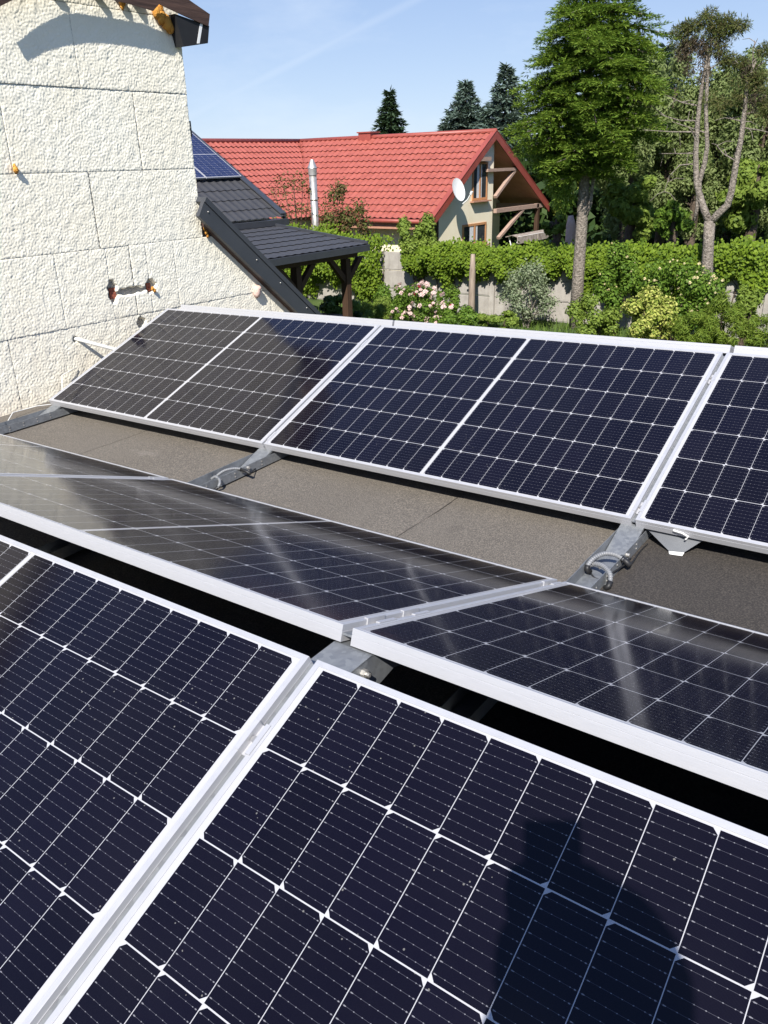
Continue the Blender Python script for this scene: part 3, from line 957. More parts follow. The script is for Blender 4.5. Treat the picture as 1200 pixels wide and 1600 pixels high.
# white conduit coming out of the wall, and thin wires
m = MB(); m.tube([(WALLX - .02, 2.09, -.18), (WALLX + .03, 2.12, -.195), (WALLX + .10, 2.20, -.235), (WALLX + .16, 2.34, -.30), (WALLX + .22, 2.5, -.38)], .011, 10)
o = m.build('white_conduit', WHITEPL, None, True); tag(o, 'white pipe poking out of the rough wall above the brownish panel', 'conduit')
m = MB(); m.tube([(WALLX + .01, 2.05, -.36), (WALLX + .03, 1.93, -.38), (WALLX + .05, 1.90, -.46), (WALLX + .12, 1.92, -.53)], .0025, 6)
o = m.build('white_wire', WHITEPL, None, True); tag(o, 'thin white wire looping down the wall beside the brownish panel', 'wire')
m = MB(); m.tube([(WALLX + .22, 1.80, -.50), (WALLX + .10, 1.68, -.51), (WALLX + .14, 1.50, -.50), (WALLX + .22, 1.42, -.515), (WALLX + .34, 1.40, -.515)], .0028, 6)
o = m.build('white_wire', WHITEPL, None, True); tag(o, 'thin white wire lying on the felt by the rail end at the wall foot', 'wire')

# ------------------------------------------------------------------ tile-effect sheet roofs
def tile_sheet(name, org, along, upv, la, lu, mat, parent, pitch=.225, step=.33, amp=.036, sh=.034, right0=None, skew=None):
    """org: eave corner; along: unit vector on the eave; upv: unit vector up the slope; skew(t): clip range of 'along' at height t (0..1)"""
    along = Vector(along).normalized(); upv = Vector(upv).normalized()
    n = along.cross(upv).normalized()
    if n.z < 0: n = -n
    ka = int(la / pitch * 8) + 1
    S = np.linspace(0, la, ka)
    rows = int(math.ceil(lu / step))
    P = []
    for r in range(rows):
        for e in (0, 1):
            t = min(lu, max(0, r * step + (step + .012 if e else -.022)))
            lift = sh * (1 - e) + .001
            a, b2 = (0, la) if skew is None else skew(t / lu)
            s2 = np.clip(S, a, b2)
            hz = amp * (np.sin(2 * np.pi * S / pitch) * .5 + .5) ** 1.4 + lift
            if e == 1: hz = hz * 1.0
            row = [np.array(org) + np.array(along) * s for s in s2]
            base = np.array(row) + np.array(upv) * t + np.array(n)[None] * hz[:, None]
            P.append(base)
    return grid_mesh(name, np.array(P), mat, parent, False)

# red house
rh = empty('red_roof_house', at(-16.5, 23.6, GZ), 'cream house with a red tile roof behind the ivy fence', 'house')
EY0, EZ0, RY, RZ_, EY1 = 20.02, -0.80, 23.68, 1.56, 27.75
GX = -12.70            # verge plane
WX0 = -12.87           # gable wall plane
VX = -20.9             # valley top / wing ridge
up1 = Vector((0, RY - EY0, RZ_ - EZ0)); l1 = up1.length
up2 = Vector((0, RY - EY1, RZ_ - EZ0)); l2 = up2.length
la = GX - (VX - 3.6)
tile_sheet('roof', (GX, EY0, EZ0), (-1, 0, 0), up1, GX - VX, l1, REDT, rh, skew=lambda t: (0, (GX - VX) - 3.6 * (1 - t)))
tile_sheet('roof', (VX, EY1, EZ0), (1, 0, 0), up2, GX - VX, l2, REDT, rh)
# left wing, ridge towards the camera side
wup = Vector((-3.6, 0, RZ_ - EZ0 - .05))
tile_sheet('roof', (VX + 3.6, EY0, EZ0), (0, -1, 0), wup, 9.0, wup.length, REDT, rh, skew=lambda t: (-3.66 * t, 9.0)) if False else None
Pw = []
S = np.linspace(0, 1, 420)
stepn = 13
for r in range(stepn):
    for e in (0, 1):
        t = min(1.0, max(0.0, (r + (1.04 if e else -.06)) / stepn))
        y_hi = EY0 + 3.66 * t
        y = y_hi + (11.0 - y_hi) * S
        yy = np.linspace(23.7, 11.0, 560); yy = np.clip(yy, 11.0, y_hi)
        hz = .036 * (np.sin(2 * np.pi * np.linspace(23.7, 11.0, 560) / .225) * .5 + .5) ** 1.4 + .034 * (1 - e)
        nx, nz = .54, .84
        Pw.append(np.stack([VX + 3.6 * (1 - t) + nx * hz, yy, EZ0 + (RZ_ - .03 - EZ0) * t + nz * hz], 1))
grid_mesh('roof', np.array(Pw), REDT, rh)
m = MB(); m.add([(VX, 11, RZ_ - .03), (VX, 27, RZ_ - .03), (VX - 3.6, 27, EZ0), (VX - 3.6, 11, EZ0)], [(0, 1, 2, 3)]); m.build('roof', REDT, rh)
# ridge caps, verge and eave trim, gutter
m = MB()
m.tube([(GX + .02, RY, RZ_ + .03), (VX, RY, RZ_ + .0)], .085, 10); m.tube([(VX, RY + .1, RZ_), (VX, 11, RZ_ - .02)], .085, 10)
m.build('ridge_cap', REDM, rh, True)
def verge(y0, z0, y1, z1, x, dpt=.20):
    m = MB(); m.prism([(y0, z0 + .05), (y1, z1 + .05), (y1, z1 - dpt), (y0, z0 - dpt)], 'x', x, x + .035); m.build('verge_board', REDM, rh)
    m = MB(); m.prism([(y0, z0 + .075), (y1, z1 + .075), (y1, z1 + .052), (y0, z0 + .052)], 'x', x - .12, x + .045); m.build('verge_cap', REDM, rh)
verge(EY0 - .04, EZ0 - .02, RY, RZ_, GX); verge(EY1 + .04, EZ0 - .02, RY + .001, RZ_, GX)
m = MB(); m.tube([(GX + .02, EY0 - .07, EZ0 - .05), (VX + 3.6, EY0 - .07, EZ0 - .05)], .065, 10); m.build('gutter', REDM, rh, True)
m = MB(); m.box((VX + 3.5, EY0 + .0, EZ0 - .28), (GX - .04, EY0 + .03, EZ0 - .09)); m.build('fascia', WOODL, rh)
# walls
CY = 23.92             # outer corner of the gable wall; beyond it the roofed terrace
def roofz(y): return EZ0 + (RZ_ - EZ0) * ((y - EY0) / (RY - EY0) if y <= RY else (EY1 - y) / (EY1 - RY))
m = MB()
m.prism([(20.5, GZ), (CY, GZ), (CY, roofz(CY) - .14), (RY, RZ_ - .14), (20.5, roofz(20.5) - .14)], 'x', WX0 - 3.6, WX0); m.build('wall', CREAM, rh)
m = MB(); m.box((VX + .4, 20.55, GZ), (WX0 - 3.6, 26.9, EZ0 - .05)); m.build('wall', CREAM, rh)
m = MB(); m.prism([(CY, GZ), (27.2, GZ), (27.2, roofz(27.2) - .2), (CY, roofz(CY) - .2)], 'x', WX0 - 3.2, WX0 - 1.5); m.build('wall', CREAM, rh)
m = MB(); m.prism([(EY0, EZ0 - .03), (RY, RZ_ - .03), (EY1, EZ0 - .03), (EY1, EZ0 - .10), (RY, RZ_ - .10), (EY0, EZ0 - .10)], 'x', VX + 2.0, GX - .002); m.build('soffit', WOODL, rh)
m = MB()
m.box((GX - .14, 23.3, .42), (GX - .02, 25.75, .51)); m.box((GX - .14, CY + .01, -.84), (GX - .02, 27.75, -.71)); m.box((GX - 2.3, 26.9, -.86), (GX - .02, 27.05, -.70))
m.build('beam', WOODBEAM, rh)
def brace(a, b2):
    a = Vector(a); b2 = Vector(b2)
    d = (b2 - a); nrm = Vector((0, -d.z, d.y)).normalized() * .042
    m = MB(); m.add([a + nrm, b2 + nrm, b2 - nrm, a - nrm] + [p + Vector((-.12, 0, 0)) for p in (a + nrm, b2 + nrm, b2 - nrm, a - nrm)], [(0, 1, 2, 3), (7, 6, 5, 4), (0, 4, 5, 1), (1, 5, 6, 2), (2, 6, 7, 3), (3, 7, 4, 0)])
    m.build('brace', WOODBEAM, rh)
brace((GX - .03, CY, -.35), (GX - .03, 25.2, .42)); brace((GX - .03, CY + .3, -1.65), (GX - .03, 26.0, -.80))
m = MB(); m.box((GX - .16, 27.0, GZ), (GX - .03, 27.14, -.87)); m.build('post', WOODP, rh)
m = MB(); m.box((WX0 - 1.498, 25.4, GZ), (WX0 - 1.46, 26.3, -.9)); m.build('door', WOODP, rh)
def window(y0, y1, z0, z1, hood=False):
    m = MB()
    for a, b2 in (((WX0 - .02, y0, z0), (WX0 + .03, y0 + .07, z1)), ((WX0 - .02, y1 - .07, z0), (WX0 + .03, y1, z1)), ((WX0 - .02, y0 + .07, z1 - .07), (WX0 + .03, y1 - .07, z1)), ((WX0 - .02, y0 + .07, z0), (WX0 + .03, y1 - .07, z0 + .07)), ((WX0 - .02, (y0 + y1) / 2 - .04, z0 + .07), (WX0 + .03, (y0 + y1) / 2 + .04, z1 - .07))):
        m.box(a, b2)
    f = m.build('window', WOODO, rh)
    m = MB(); m.box((WX0 + .001, y0 + .07, z0 + .07), (WX0 + .012, y1 - .07, z1 - .07)); m.build('pane', GLASSD, f)
    m = MB(); m.box((WX0 + .0125, y0 + (y1 - y0) * .3, z0 + .07), (WX0 + .016, y0 + (y1 - y0) * .45, z1 - .07)); m.box((WX0 + .0125, y0 + (y1 - y0) * .56, z0 + .07), (WX0 + .016, y0 + (y1 - y0) * .62, z1 - .07)); m.build('curtain', CURT, f)
    m = MB(); m.box((WX0, y0 - .1, z0 - .05), (WX0 + .14, y1 + .1, z0 - .012)); m.build('sill', WOODL, f)
    if hood:
        m = MB(); m.box((WX0, y0 + .1, z1 + .02), (WX0 + .2, y1 - .1, z1 + .14)); m.build('roller_box', WOODBEAM, f)
window(22.55, 23.5, -.40, .72, True)
window(22.0, 23.5, -1.75, -1.08)
m = MB(); m.box((WX0 - .06, 20.5, GZ), (WX0 + .006, 20.62, roofz(20.6) - .2)); m.build('downpipe', WOODP, rh)
ch = MB(); ch.box((-18.02, 23.5, 1.3), (-17.5, 24.0, 1.72)); c_ = ch.build('chimney', REDM, rh)
ch = MB(); ch.box((-18.06, 23.46, 1.722), (-17.46, 24.04, 1.76)); ch.build('chimney_cap', REDM, c_)
# satellite dish on the gable
dish = empty('satellite_dish', at(-12.3, 21.2, -.1), 'white satellite dish on the cream gable under the red roof', 'satellite dish')
def dishmesh():
    m = MB()
    n_, k_ = 28, 7
    vs = [(0, 0, 0)]
    for j in range(1, k_ + 1):
        r = .305 * j / k_
        for i in range(n_):
            th = 2 * math.pi * i / n_
            vs.append((r * math.cos(th), r * 1.08 * math.sin(th), .42 * r * r))
    fs = [(0, 1 + i, 1 + (i + 1) % n_) for i in range(n_)]
    for j in range(k_ - 1):
        for i in range(n_):
            a = 1 + j * n_ + i; b2 = 1 + j * n_ + (i + 1) % n_
            fs.append((a, a + n_, b2 + n_, b2))
    m.add(vs, fs)
    off = len(m.v)
    m.add([(x_, y_, z_ - .012) for x_, y_, z_ in vs], [tuple(reversed(f)) for f in fs])
    return m
# the bowl faces the camera side, towards +X and a little up
dq = Vector((0.93, -0.04, 0.28)).to_track_quat('Z', 'Y').to_matrix().to_4x4()
DM = at(-12.45, 21.02, -.02) @ dq
dishmesh().build('bowl', WHITEP, dish, True, DM)
m = MB(); m.tube([DM @ Vector((0, -.42, .06)), DM @ Vector((0, -.36, .25)), DM @ Vector((0, -.22, .42))], .018, 6); m.tube([DM @ Vector((0, -.25, .40)), DM @ Vector((0, -.18, .46))], .04, 8); m.build('feed_arm', WHITEPL, dish)
m = MB(); m.tube([DM @ Vector((0, 0, -.02)), (-12.75, 21.25, -.12), (WX0, 21.25, -.12)], .025, 8); m.build('bracket', STEEL, dish)
# things on the terrace: a drying rack with cloth
CLOTHM = m_noise('faded_cloth', (0.16, 0.12, 0.10), (0.42, 0.37, 0.33), 9, 0.9)
lr = empty('drying_rack', at(-12.4, 25.6, GZ), 'drying rack with pale cloths on the roofed terrace', 'drying rack')
m = MB()
for yy in (24.6, 26.6):
    m.tube([(-12.6, yy, GZ), (-12.2, yy, -1.62)], .02, 6); m.tube([(-12.2, yy, GZ), (-12.6, yy, -1.62)], .02, 6)
for xx in (-12.6, -12.4, -12.2): m.tube([(xx, 24.5, -1.62), (xx, 26.8, -1.62)], .012, 6)
m.build('rack_frame', WHITEPL, lr)
m = MB()
for k, (y0, y1) in enumerate(((24.45, 25.1), (25.15, 25.9), (25.95, 26.8))):
    m.prism([(-12.65, -1.62), (-12.4, -1.56), (-12.18, -1.62), (-12.16, -1.84), (-12.18, -1.84), (-12.2, -1.63), (-12.4, -1.575), (-12.63, -1.64)], 'y', y0, y1)
m.build('cloth', CLOTHM, lr)

# dark tiled neighbour house with panels on its roof, and its terrace roof
dh = empty('graphite_roof_house', at(-15, 10, GZ), 'house with a graphite tile roof half hidden by the white wall', 'house')
EX, EZ, DY = -12.08, -.27, 13.05
dup_ = Vector((-2.62, 0, 1.66)); kl = dup_.length
tile_sheet('roof', (EX, 6.0, EZ), (0, 1, 0), dup_, DY - 6.0, 5.2, GRAPH2, dh, pitch=.21, step=.36, amp=.02, sh=.016)
m = MB(); m.box((-19, 6.2, GZ), (EX - .45, DY - .35, EZ - .08)); m.build('wall', CREAMS, dh)
m = MB(); m.prism([(EX, EZ - .07), (EX - 2.62 * 5.2 / kl, EZ + 1.66 * 5.2 / kl - .07), (EX - 2.62 * 5.2 / kl, EZ + 1.66 * 5.2 / kl + .06), (EX, EZ + .06)], 'y', DY, DY + .04); m.build('verge_board', GRAPH, dh)
m = MB(); m.prism([(EX, EZ + .062), (EX - 2.62 * 5.2 / kl, EZ + 1.66 * 5.2 / kl + .062), (EX - 2.62 * 5.2 / kl, EZ + 1.66 * 5.2 / kl + .09), (EX, EZ + .09)], 'y', DY - .12, DY + .05); m.build('verge_cap', GRAPH, dh)
m = MB(); m.box((EX - .3, 6.0, EZ - .16), (EX + .10, DY + .02, EZ - .03)); m.build('gutter', GRAPH, dh)
m = MB(); m.prism([(EX, EZ - .08), (-14.7, EZ + 1.66 - .1), (-14.7, EZ - .1)], 'y', DY - .4, DY - .36); m.build('wall', CREAMS, dh)
# panels on that roof
dn = dup_.normalized(); pn = Vector((0, 1, 0)).cross(dn) ; pn = pn if pn.z > 0 else -pn
def roof_panel(s, yc, label, land=False):
    """s: distance up the slope of the lower edge"""
    org = Vector((EX, yc, EZ)) + dn * s + pn * .11
    M = basis((dn.x, dn.y, dn.z), (0, 1, 0), org) if True else None
    u = dn; v = Vector((0, 1, 0)); n = u.cross(v)
    if n.z < 0:
        v = Vector((0, -1, 0)); org = org + Vector((0, PWID, 0))
    r = copy_tree(proto)
    r.matrix_world = basis(u, v, org)
    for ch in r.children:
        if ch.name.startswith('glass_laminate'):
            ch.material_slots[0].link = 'OBJECT'
            ch.material_slots[0].material = CELLSB
    tag(r, label, 'solar panel', "solar panels on the neighbour's dark roof")
roof_panel(1.42, 11.92, 'solar panel at the lower right corner of the set on the graphite tile roof')
roof_panel(1.42, 10.86, 'lower left solar panel on the graphite tile roof, cut by the white wall')
roof_panel(3.20, 11.92, 'upper solar panel on the graphite tile roof, directly above the lower right one')
# terrace roof on posts
tr = empty('terrace_roof', at(-10.5, 11.0, GZ), 'low graphite tile terrace roof on brown wooden posts', 'terrace roof')
TX0, TZ0, TX1, TZ1, TY = -9.48, -.72, -12.0, -.43, 12.62
tup = Vector((TX1 - TX0, 0, TZ1 - TZ0))
tile_sheet('roof', (TX0, 4.5, TZ0), (0, 1, 0), tup, TY - 4.5, tup.length, GRAPH2, tr, pitch=.21, step=.36, amp=.010, sh=.014)
m = MB(); m.box((TX0 - .02, 4.5, TZ0 - .12), (TX0 + .05, TY + .02, TZ0 + .0)); m.build('gutter', GRAPH, tr)
m = MB(); m.prism([(TX0, TZ0 - .1), (TX1, TZ1 - .1), (TX1, TZ1 + .06), (TX0, TZ0 + .06)], 'y', TY, TY + .035); m.build('verge_board', GRAPH, tr)
m = MB(); m.prism([(TX0 - .03, TZ0 - .04), (TX1, TZ1 - .04), (TX1, TZ1 - .07), (TX0 - .03, TZ0 - .07)], 'y', 4.5, TY); m.build('lining', WOODP, tr)
m = MB(); m.box((TX0 - .35, 4.5, TZ0 - .24), (TX0 - .22, TY - .05, TZ0 - .075)); m.build('beam', WOODP, tr)
for yy in (12.25, 10.75, 9.0):
    m = MB(); m.box((TX0 - .36, yy - .07, GZ), (TX0 - .21, yy + .07, TZ0 - .25)); m.build('post', WOODP, tr)
    for s in (-1, 1):
        m = MB()
        m.add([(TX0 - .33, yy + s * .08, TZ0 - .72), (TX0 - .33, yy + s * .55, TZ0 - .25), (TX0 - .33, yy + s * .40, TZ0 - .25), (TX0 - .33, yy + s * .08, TZ0 - .57), (TX0 - .24, yy + s * .08, TZ0 - .72), (TX0 - .24, yy + s * .55, TZ0 - .25), (TX0 - .24, yy + s * .40, TZ0 - .25), (TX0 - .24, yy + s * .08, TZ0 - .57)], [(0, 1, 2, 3), (7, 6, 5, 4), (0, 4, 5, 1), (1, 5, 6, 2), (2, 6, 7, 3), (3, 7, 4, 0)])
        m.build('brace', WOODP, tr)
# steel flue
fl = empty('flue_pipe', at(-14.95, 17.4, GZ), 'stainless steel flue pipe with a pointed cap in front of the red roof', 'flue pipe')
m = MB(); m.tube([(-14.95, 17.4, GZ), (-14.95, 17.4, .58)], .105, 14); m.build('pipe', STEEL, fl, True)
m = MB(); m.tube([(-14.95, 17.4, .50), (-14.95, 17.4, .68), (-14.95, 17.4, .681), (-14.95, 17.4, .90)], [.122, .122, .135, .045], 20); m.build('cap', STEEL, fl)
m = MB(); m.tube([(-14.95, 17.4, -.15), (-14.95, 17.4, -.10)], .115, 14); m.build('band', STEEL, fl, True)

# ------------------------------------------------------------------ concrete slab fence
FY = 16.6
fence = empty('concrete_fence', at(-8, FY, GZ), 'grey concrete slab fence overgrown with ivy', 'fence')
for k in range(12):
    x0 = -19.0 + 2.05 * k
    m = MB()
    for j in range(3):
        z0 = GZ + .46 * j
        m.box((x0 + .06, FY - .025, z0 + .006), (x0 + 1.99, FY + .025, z0 + .452))
        m.box((x0 + .10, FY - .034, z0 + .03), (x0 + 1.95, FY - .0251, z0 + .43))
    m.build('panel', CONC, fence)
    m = MB(); m.box((x0 - .06, FY - .06, GZ), (x0 + .055, FY + .06, GZ + 1.42)); m.build('post', CONC, fence)
# ------------------------------------------------------------------ vegetation
L_IVY = m_leaf('ivy_leaf', [(0.079, 0.140, 0.012), (0.140, 0.220, 0.017), (0.213, 0.305, 0.027), (0.110, 0.177, 0.015)], .38, .6)
L_SPR = m_leaf('spruce_needles', [(0.070, 0.139, 0.021), (0.147, 0.250, 0.034), (0.246, 0.354, 0.051), (0.108, 0.198, 0.027)], .34, .6)
L_SPRY = m_leaf('spruce_young_needles', [(0.121, 0.198, 0.024), (0.209, 0.286, 0.040), (0.160, 0.237, 0.031)], .36, .6)
L_BLUE = m_leaf('blue_spruce_needles', [(0.055, 0.091, 0.067), (0.104, 0.152, 0.122), (0.159, 0.207, 0.177), (0.073, 0.116, 0.085)], .12, .6)
L_DSPR = m_leaf('dark_spruce_needles', [(0.022, 0.045, 0.022), (0.04, 0.072, 0.034), (0.062, 0.10, 0.05)], .12, .6)
L_PINE = m_leaf('sparse_pine_needles', [(0.061, 0.085, 0.022), (0.104, 0.128, 0.034), (0.134, 0.110, 0.049), (0.079, 0.110, 0.024)], .2, .6)
L_BROWN = m_leaf('brown_dead_needles', [(0.06, 0.045, 0.03), (0.10, 0.075, 0.05), (0.045, 0.042, 0.026)], .15, .7)
L_GREY = m_leaf('grey_green_leaf', [(0.134, 0.183, 0.091), (0.207, 0.256, 0.146), (0.293, 0.329, 0.207), (0.159, 0.207, 0.110)], .3, .6)
L_LIME = m_leaf('yellow_green_leaf', [(0.175, 0.255, 0.041), (0.362, 0.416, 0.080), (0.563, 0.550, 0.161), (0.215, 0.295, 0.041)], .35, .55)
L_GRN = m_leaf('mid_green_leaf', [(0.067, 0.134, 0.017), (0.110, 0.201, 0.024), (0.177, 0.275, 0.039), (0.091, 0.165, 0.020)], .36, .55)
L_GRN2 = m_leaf('soft_green_leaf', [(0.122, 0.189, 0.030), (0.183, 0.262, 0.043), (0.256, 0.336, 0.061), (0.146, 0.220, 0.037)], .38, .6)
L_WIL = m_leaf('dusty_green_needles', [(0.134, 0.185, 0.056), (0.196, 0.253, 0.090), (0.259, 0.309, 0.123), (0.157, 0.208, 0.062)], .38, .6)
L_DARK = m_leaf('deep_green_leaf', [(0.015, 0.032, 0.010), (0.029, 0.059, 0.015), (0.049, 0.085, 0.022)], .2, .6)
L_RED = m_leaf('reddish_green_leaf', [(0.10, 0.075, 0.03), (0.16, 0.085, 0.045), (0.11, 0.13, 0.035), (0.08, 0.11, 0.025)], .3, .6)
L_PET = m_leaf('pale_pink_petal', [(0.62, 0.36, 0.36), (0.74, 0.54, 0.50), (0.80, 0.68, 0.62), (0.68, 0.42, 0.42)], .3, .6)
L_PETR = m_leaf('deep_red_petal', [(0.30, 0.03, 0.04), (0.42, 0.06, 0.07)], .2, .6)
L_PETY = m_leaf('pale_yellow_petal', [(0.62, 0.52, 0.22), (0.72, 0.64, 0.36), (0.66, 0.50, 0.26)], .3, .6)
L_GRASS = m_leaf('grass_blade', [(0.061, 0.116, 0.017), (0.104, 0.171, 0.027), (0.159, 0.232, 0.043)], .3, .6)
L_GRASS2 = m_leaf('fresh_herb_leaf', [(0.10, 0.165, 0.02), (0.16, 0.235, 0.03), (0.23, 0.30, 0.045)], .38, .6)
L_HOS = m_leaf('broad_pale_leaf', [(0.09, 0.16, 0.035), (0.14, 0.22, 0.06), (0.06, 0.12, 0.02)], .3, .45)

def bushy(name, mat, c, rad, n, size, label=None, cat='shrub', group=None, lumps=14, stems=True, hollow=.55, up=.5, parent=None, sm=BARK2, gz=GZ, extra=None, aspect=.6, seed=None, squash=.75):
    """shrub: leaf clumps gathered on lumps spread through an ellipsoid, on real stems"""
    c = np.array(c, float); rad = np.array(rad, float)
    n = int(n * 1.7); size = size * .78
    root = parent or empty(name, at(c[0], c[1], gz), label, cat, group)
    d = rnd_dirs(lumps)
    rr = rng.uniform(.35, .85, lumps) ** .6
    LC = c + d * rr[:, None] * rad
    LR = rng.uniform(.26, .46, lumps)
    wts = LR ** 2; wts = wts / wts.sum()
    idx = rng.choice(lumps, n, p=wts)
    dd = rnd_dirs(n)
    r2 = rng.uniform(hollow, 1.0, n) * rng.uniform(.85, 1.1, n)
    C = LC[idx] + dd * (r2 * LR[idx])[:, None] * rad * np.array([1, 1, squash + .25])
    C[:, 2] = np.maximum(C[:, 2], gz + .03)
    N = dd + np.array([0, 0, up]) + rng.normal(0, .45, (n, 3))
    o = quads_mesh('foliage', leaf_quads(C, N, size, aspect), mat, root)
    if stems:
        m = MB()
        for k in range(min(lumps, 9)):
            p = LC[k]
            b0 = np.array([c[0] + rng.uniform(-.12, .12) * rad[0], c[1] + rng.uniform(-.12, .12) * rad[1], gz])
            mid_ = (b0 + p) / 2 + np.array([0, 0, .15 * rad[2]])
            m.tube([b0, mid_, p], [.022, .015, .006], 6)
        m.build('stems', sm, root)
    if extra:
        for (nm, mt, k, sz) in extra:
            ii = rng.choice(lumps, k, p=wts)
            d3 = rnd_dirs(k); d3[:, 2] = np.abs(d3[:, 2]) * .8; d3[:, 1] -= .9; d3[:, 0] += .45
            d3 /= np.linalg.norm(d3, axis=1, keepdims=True)
            cc = LC[ii] + d3 * (LR[ii] * 1.16)[:, None] * rad
            cc[:, 2] = np.maximum(cc[:, 2], gz + .1)
            P_ = rnd_dirs(9); P_[:, 2] = np.abs(P_[:, 2])
            V_ = leaf_quads(P_ * .32, P_ + rng.normal(0, .25, (9, 3)), .75, .9)
            me_ = None
            for p_, d_ in zip(cc, d3):
                M_ = at(*p_) @ Vector(d_).to_track_quat('Z', 'Y').to_matrix().to_4x4() @ Matrix.Scale(sz * rng.uniform(.6, 1.2), 4)
                if me_ is None:
                    o_ = quads_mesh(nm, V_, mt, root, M=M_); me_ = o_.data
                else:
                    link(nm, me_, root, M_)
    return root

def conifer(name, label, base, prof, mat, dens=1.0, trunk=None, group=None, cat='tree', spray=.22, wid=.055, droop=.5, mat2=None, gz=None, bark=BARK, shift=None, bare=None, sag=.18, reps=2, ragged=False):
    """spruce: whorls of drooping limbs with flat sprays of needles. prof: list of (z, radius)"""
    base = np.array(base, float)
    root = empty(name, at(*base), label, cat, group)
    zs = np.array([p[0] for p in prof]); rs = np.array([p[1] for p in prof])
    z0, z1 = zs[0], zs[-1]
    Q = []; Q2 = []
    limbs = MB()
    z = z0
    while z < z1 - .05:
        R = np.interp(z, zs, rs)
        nb = max(4, int((5 + R * 3.2) * dens))
        a0 = rng.uniform(0, 6.28)
        sx = (0, 0) if shift is None else (np.interp(z, shift[0], shift[1]), 0)
        for k in range(nb):
            az = a0 + 6.283 * k / nb + rng.normal(0, .25)
            Lb = R * rng.uniform(.68, 1.12)
            if ragged:
                Lb *= 1 + .16 * math.sin(3 * az + z * 2.1) + .12 * math.sin(5 * az - z * 4.3)
                if rng.random() < .14: Lb *= .45
            zb = z + rng.uniform(-.08, .08)
            dirv = np.array([math.cos(az), math.sin(az), 0])
            start = base + np.array([0, 0, zb - base[2]]) + np.array([sx[0] * .5, 0, 0])
            up0 = rng.uniform(.05, .28)
            def pos(t):
                return start + dirv * Lb * t + np.array([sx[0] * .5 * t, 0, 0]) + np.array([0, 0, Lb * (up0 * t - (up0 + sag + .1 * rng.random()) * t * t)])
            if Lb > .5:
                limbs.tube([pos(0), pos(.4), pos(.85)], [.012 + .012 * Lb, .010 + .006 * Lb, .004], 5, False)
            nt_ = max(4, int(Lb / .085 * dens))
            ts = np.linspace(.16, 1.0, nt_)
            side = np.array([-dirv[1], dirv[0], 0])
            for t in ts:
                p = pos(t)
                ln = (0.16 + .42 * Lb * (1 - t) ** .8 * min(1, .4 + t * 1.3)) * rng.uniform(.7, 1.15)
                for s in (-1, 1):
                    tw = dirv * rng.uniform(.35, .85) + side * s * rng.uniform(.5, 1) + np.array([0, 0, rng.uniform(-droop, .12)])
                    tw /= np.linalg.norm(tw)
                    m_ = max(1, int(ln / (spray * .62)))
                    for j in range(m_):
                        c = p + tw * (ln * (j + .2) / m_) - np.array([0, 0, .12 * droop * (j / m_) * ln])
                        for rep in range(reps):
                            a = tw + rng.normal(0, .28, 3); a /= np.linalg.norm(a)
                            b_ = np.cross(a, rnd_dirs(1)[0] * .7 + np.array([0, 0, 1])); b_ /= np.linalg.norm(b_) + 1e-9
                            l_ = spray * rng.uniform(.7, 1.2); w_ = wid * rng.uniform(.7, 1.3)
                            q_ = [c, c + a * l_ * .45 + b_ * w_, c + a * l_, c + a * l_ * .45 - b_ * w_]
                            (Q2 if (mat2 is not None and t > .72 and rng.random() < .55) else Q).append(q_)
        z += (.17 + .05 * R) / max(.6, dens) * rng.uniform(.8, 1.2)
    top = base + np.array([0, 0, z1 - base[2]])
    crown = quads_mesh('crown', np.array(Q), mat, root)
    if Q2: quads_mesh('young_shoots', np.array(Q2), mat2, crown)
    if trunk is None:
        r0 = .10 + .012 * (z1 - base[2])
        trunk = [(base, r0), ((base + top) / 2, r0 * .6), (top, .012)]
    m = MB(); m.tube([p for p, r in trunk], [r for p, r in trunk], 12); m.build('trunk', bark, root, True)
    if limbs.v: limbs.build('limbs', bark, root)
    return root

# the big spruce by the fence
sb = np.array([-6.37, 16.1, GZ])
def tpx(px, py, Y=16.1): return atY(px, py, Y)
tk = [(sb + np.array([0, 0, -.1]), .150), (tpx(903, 440), .128), (tpx(907, 380), .122), (tpx(911, 320), .115), (tpx(915, 250), .10), (tpx(918, 150), .09), (tpx(922, 40), .06), (tpx(925, -40), .02)]
conifer('spruce_tree', 'tall green spruce with a bare lower trunk standing in front of the ivy fence', sb,
        [(.50, .70), (.75, 1.05), (1.1, 1.34), (1.6, 1.5), (2.2, 1.5), (2.9, 1.24), (3.5, .90), (4.15, .15)], L_SPR, 1.45, tk, cat='tree', spray=.10, wid=.009, droop=.30, sag=.10, mat2=L_SPRY, reps=5, ragged=True, shift=([0, 1.0, 1.6, 2.4], [-.15, -.05, .05, 0]))
m = MB(); m.tube([tpx(912, 345), tpx(922, 320), tpx(927, 280), tpx(928, 255)], [.05, .045, .035, .02], 8)
sp_ = [o for o in bpy.data.objects if o.name == 'spruce_tree'][0]
m.build('fork_stem', BARK, sp_, True)
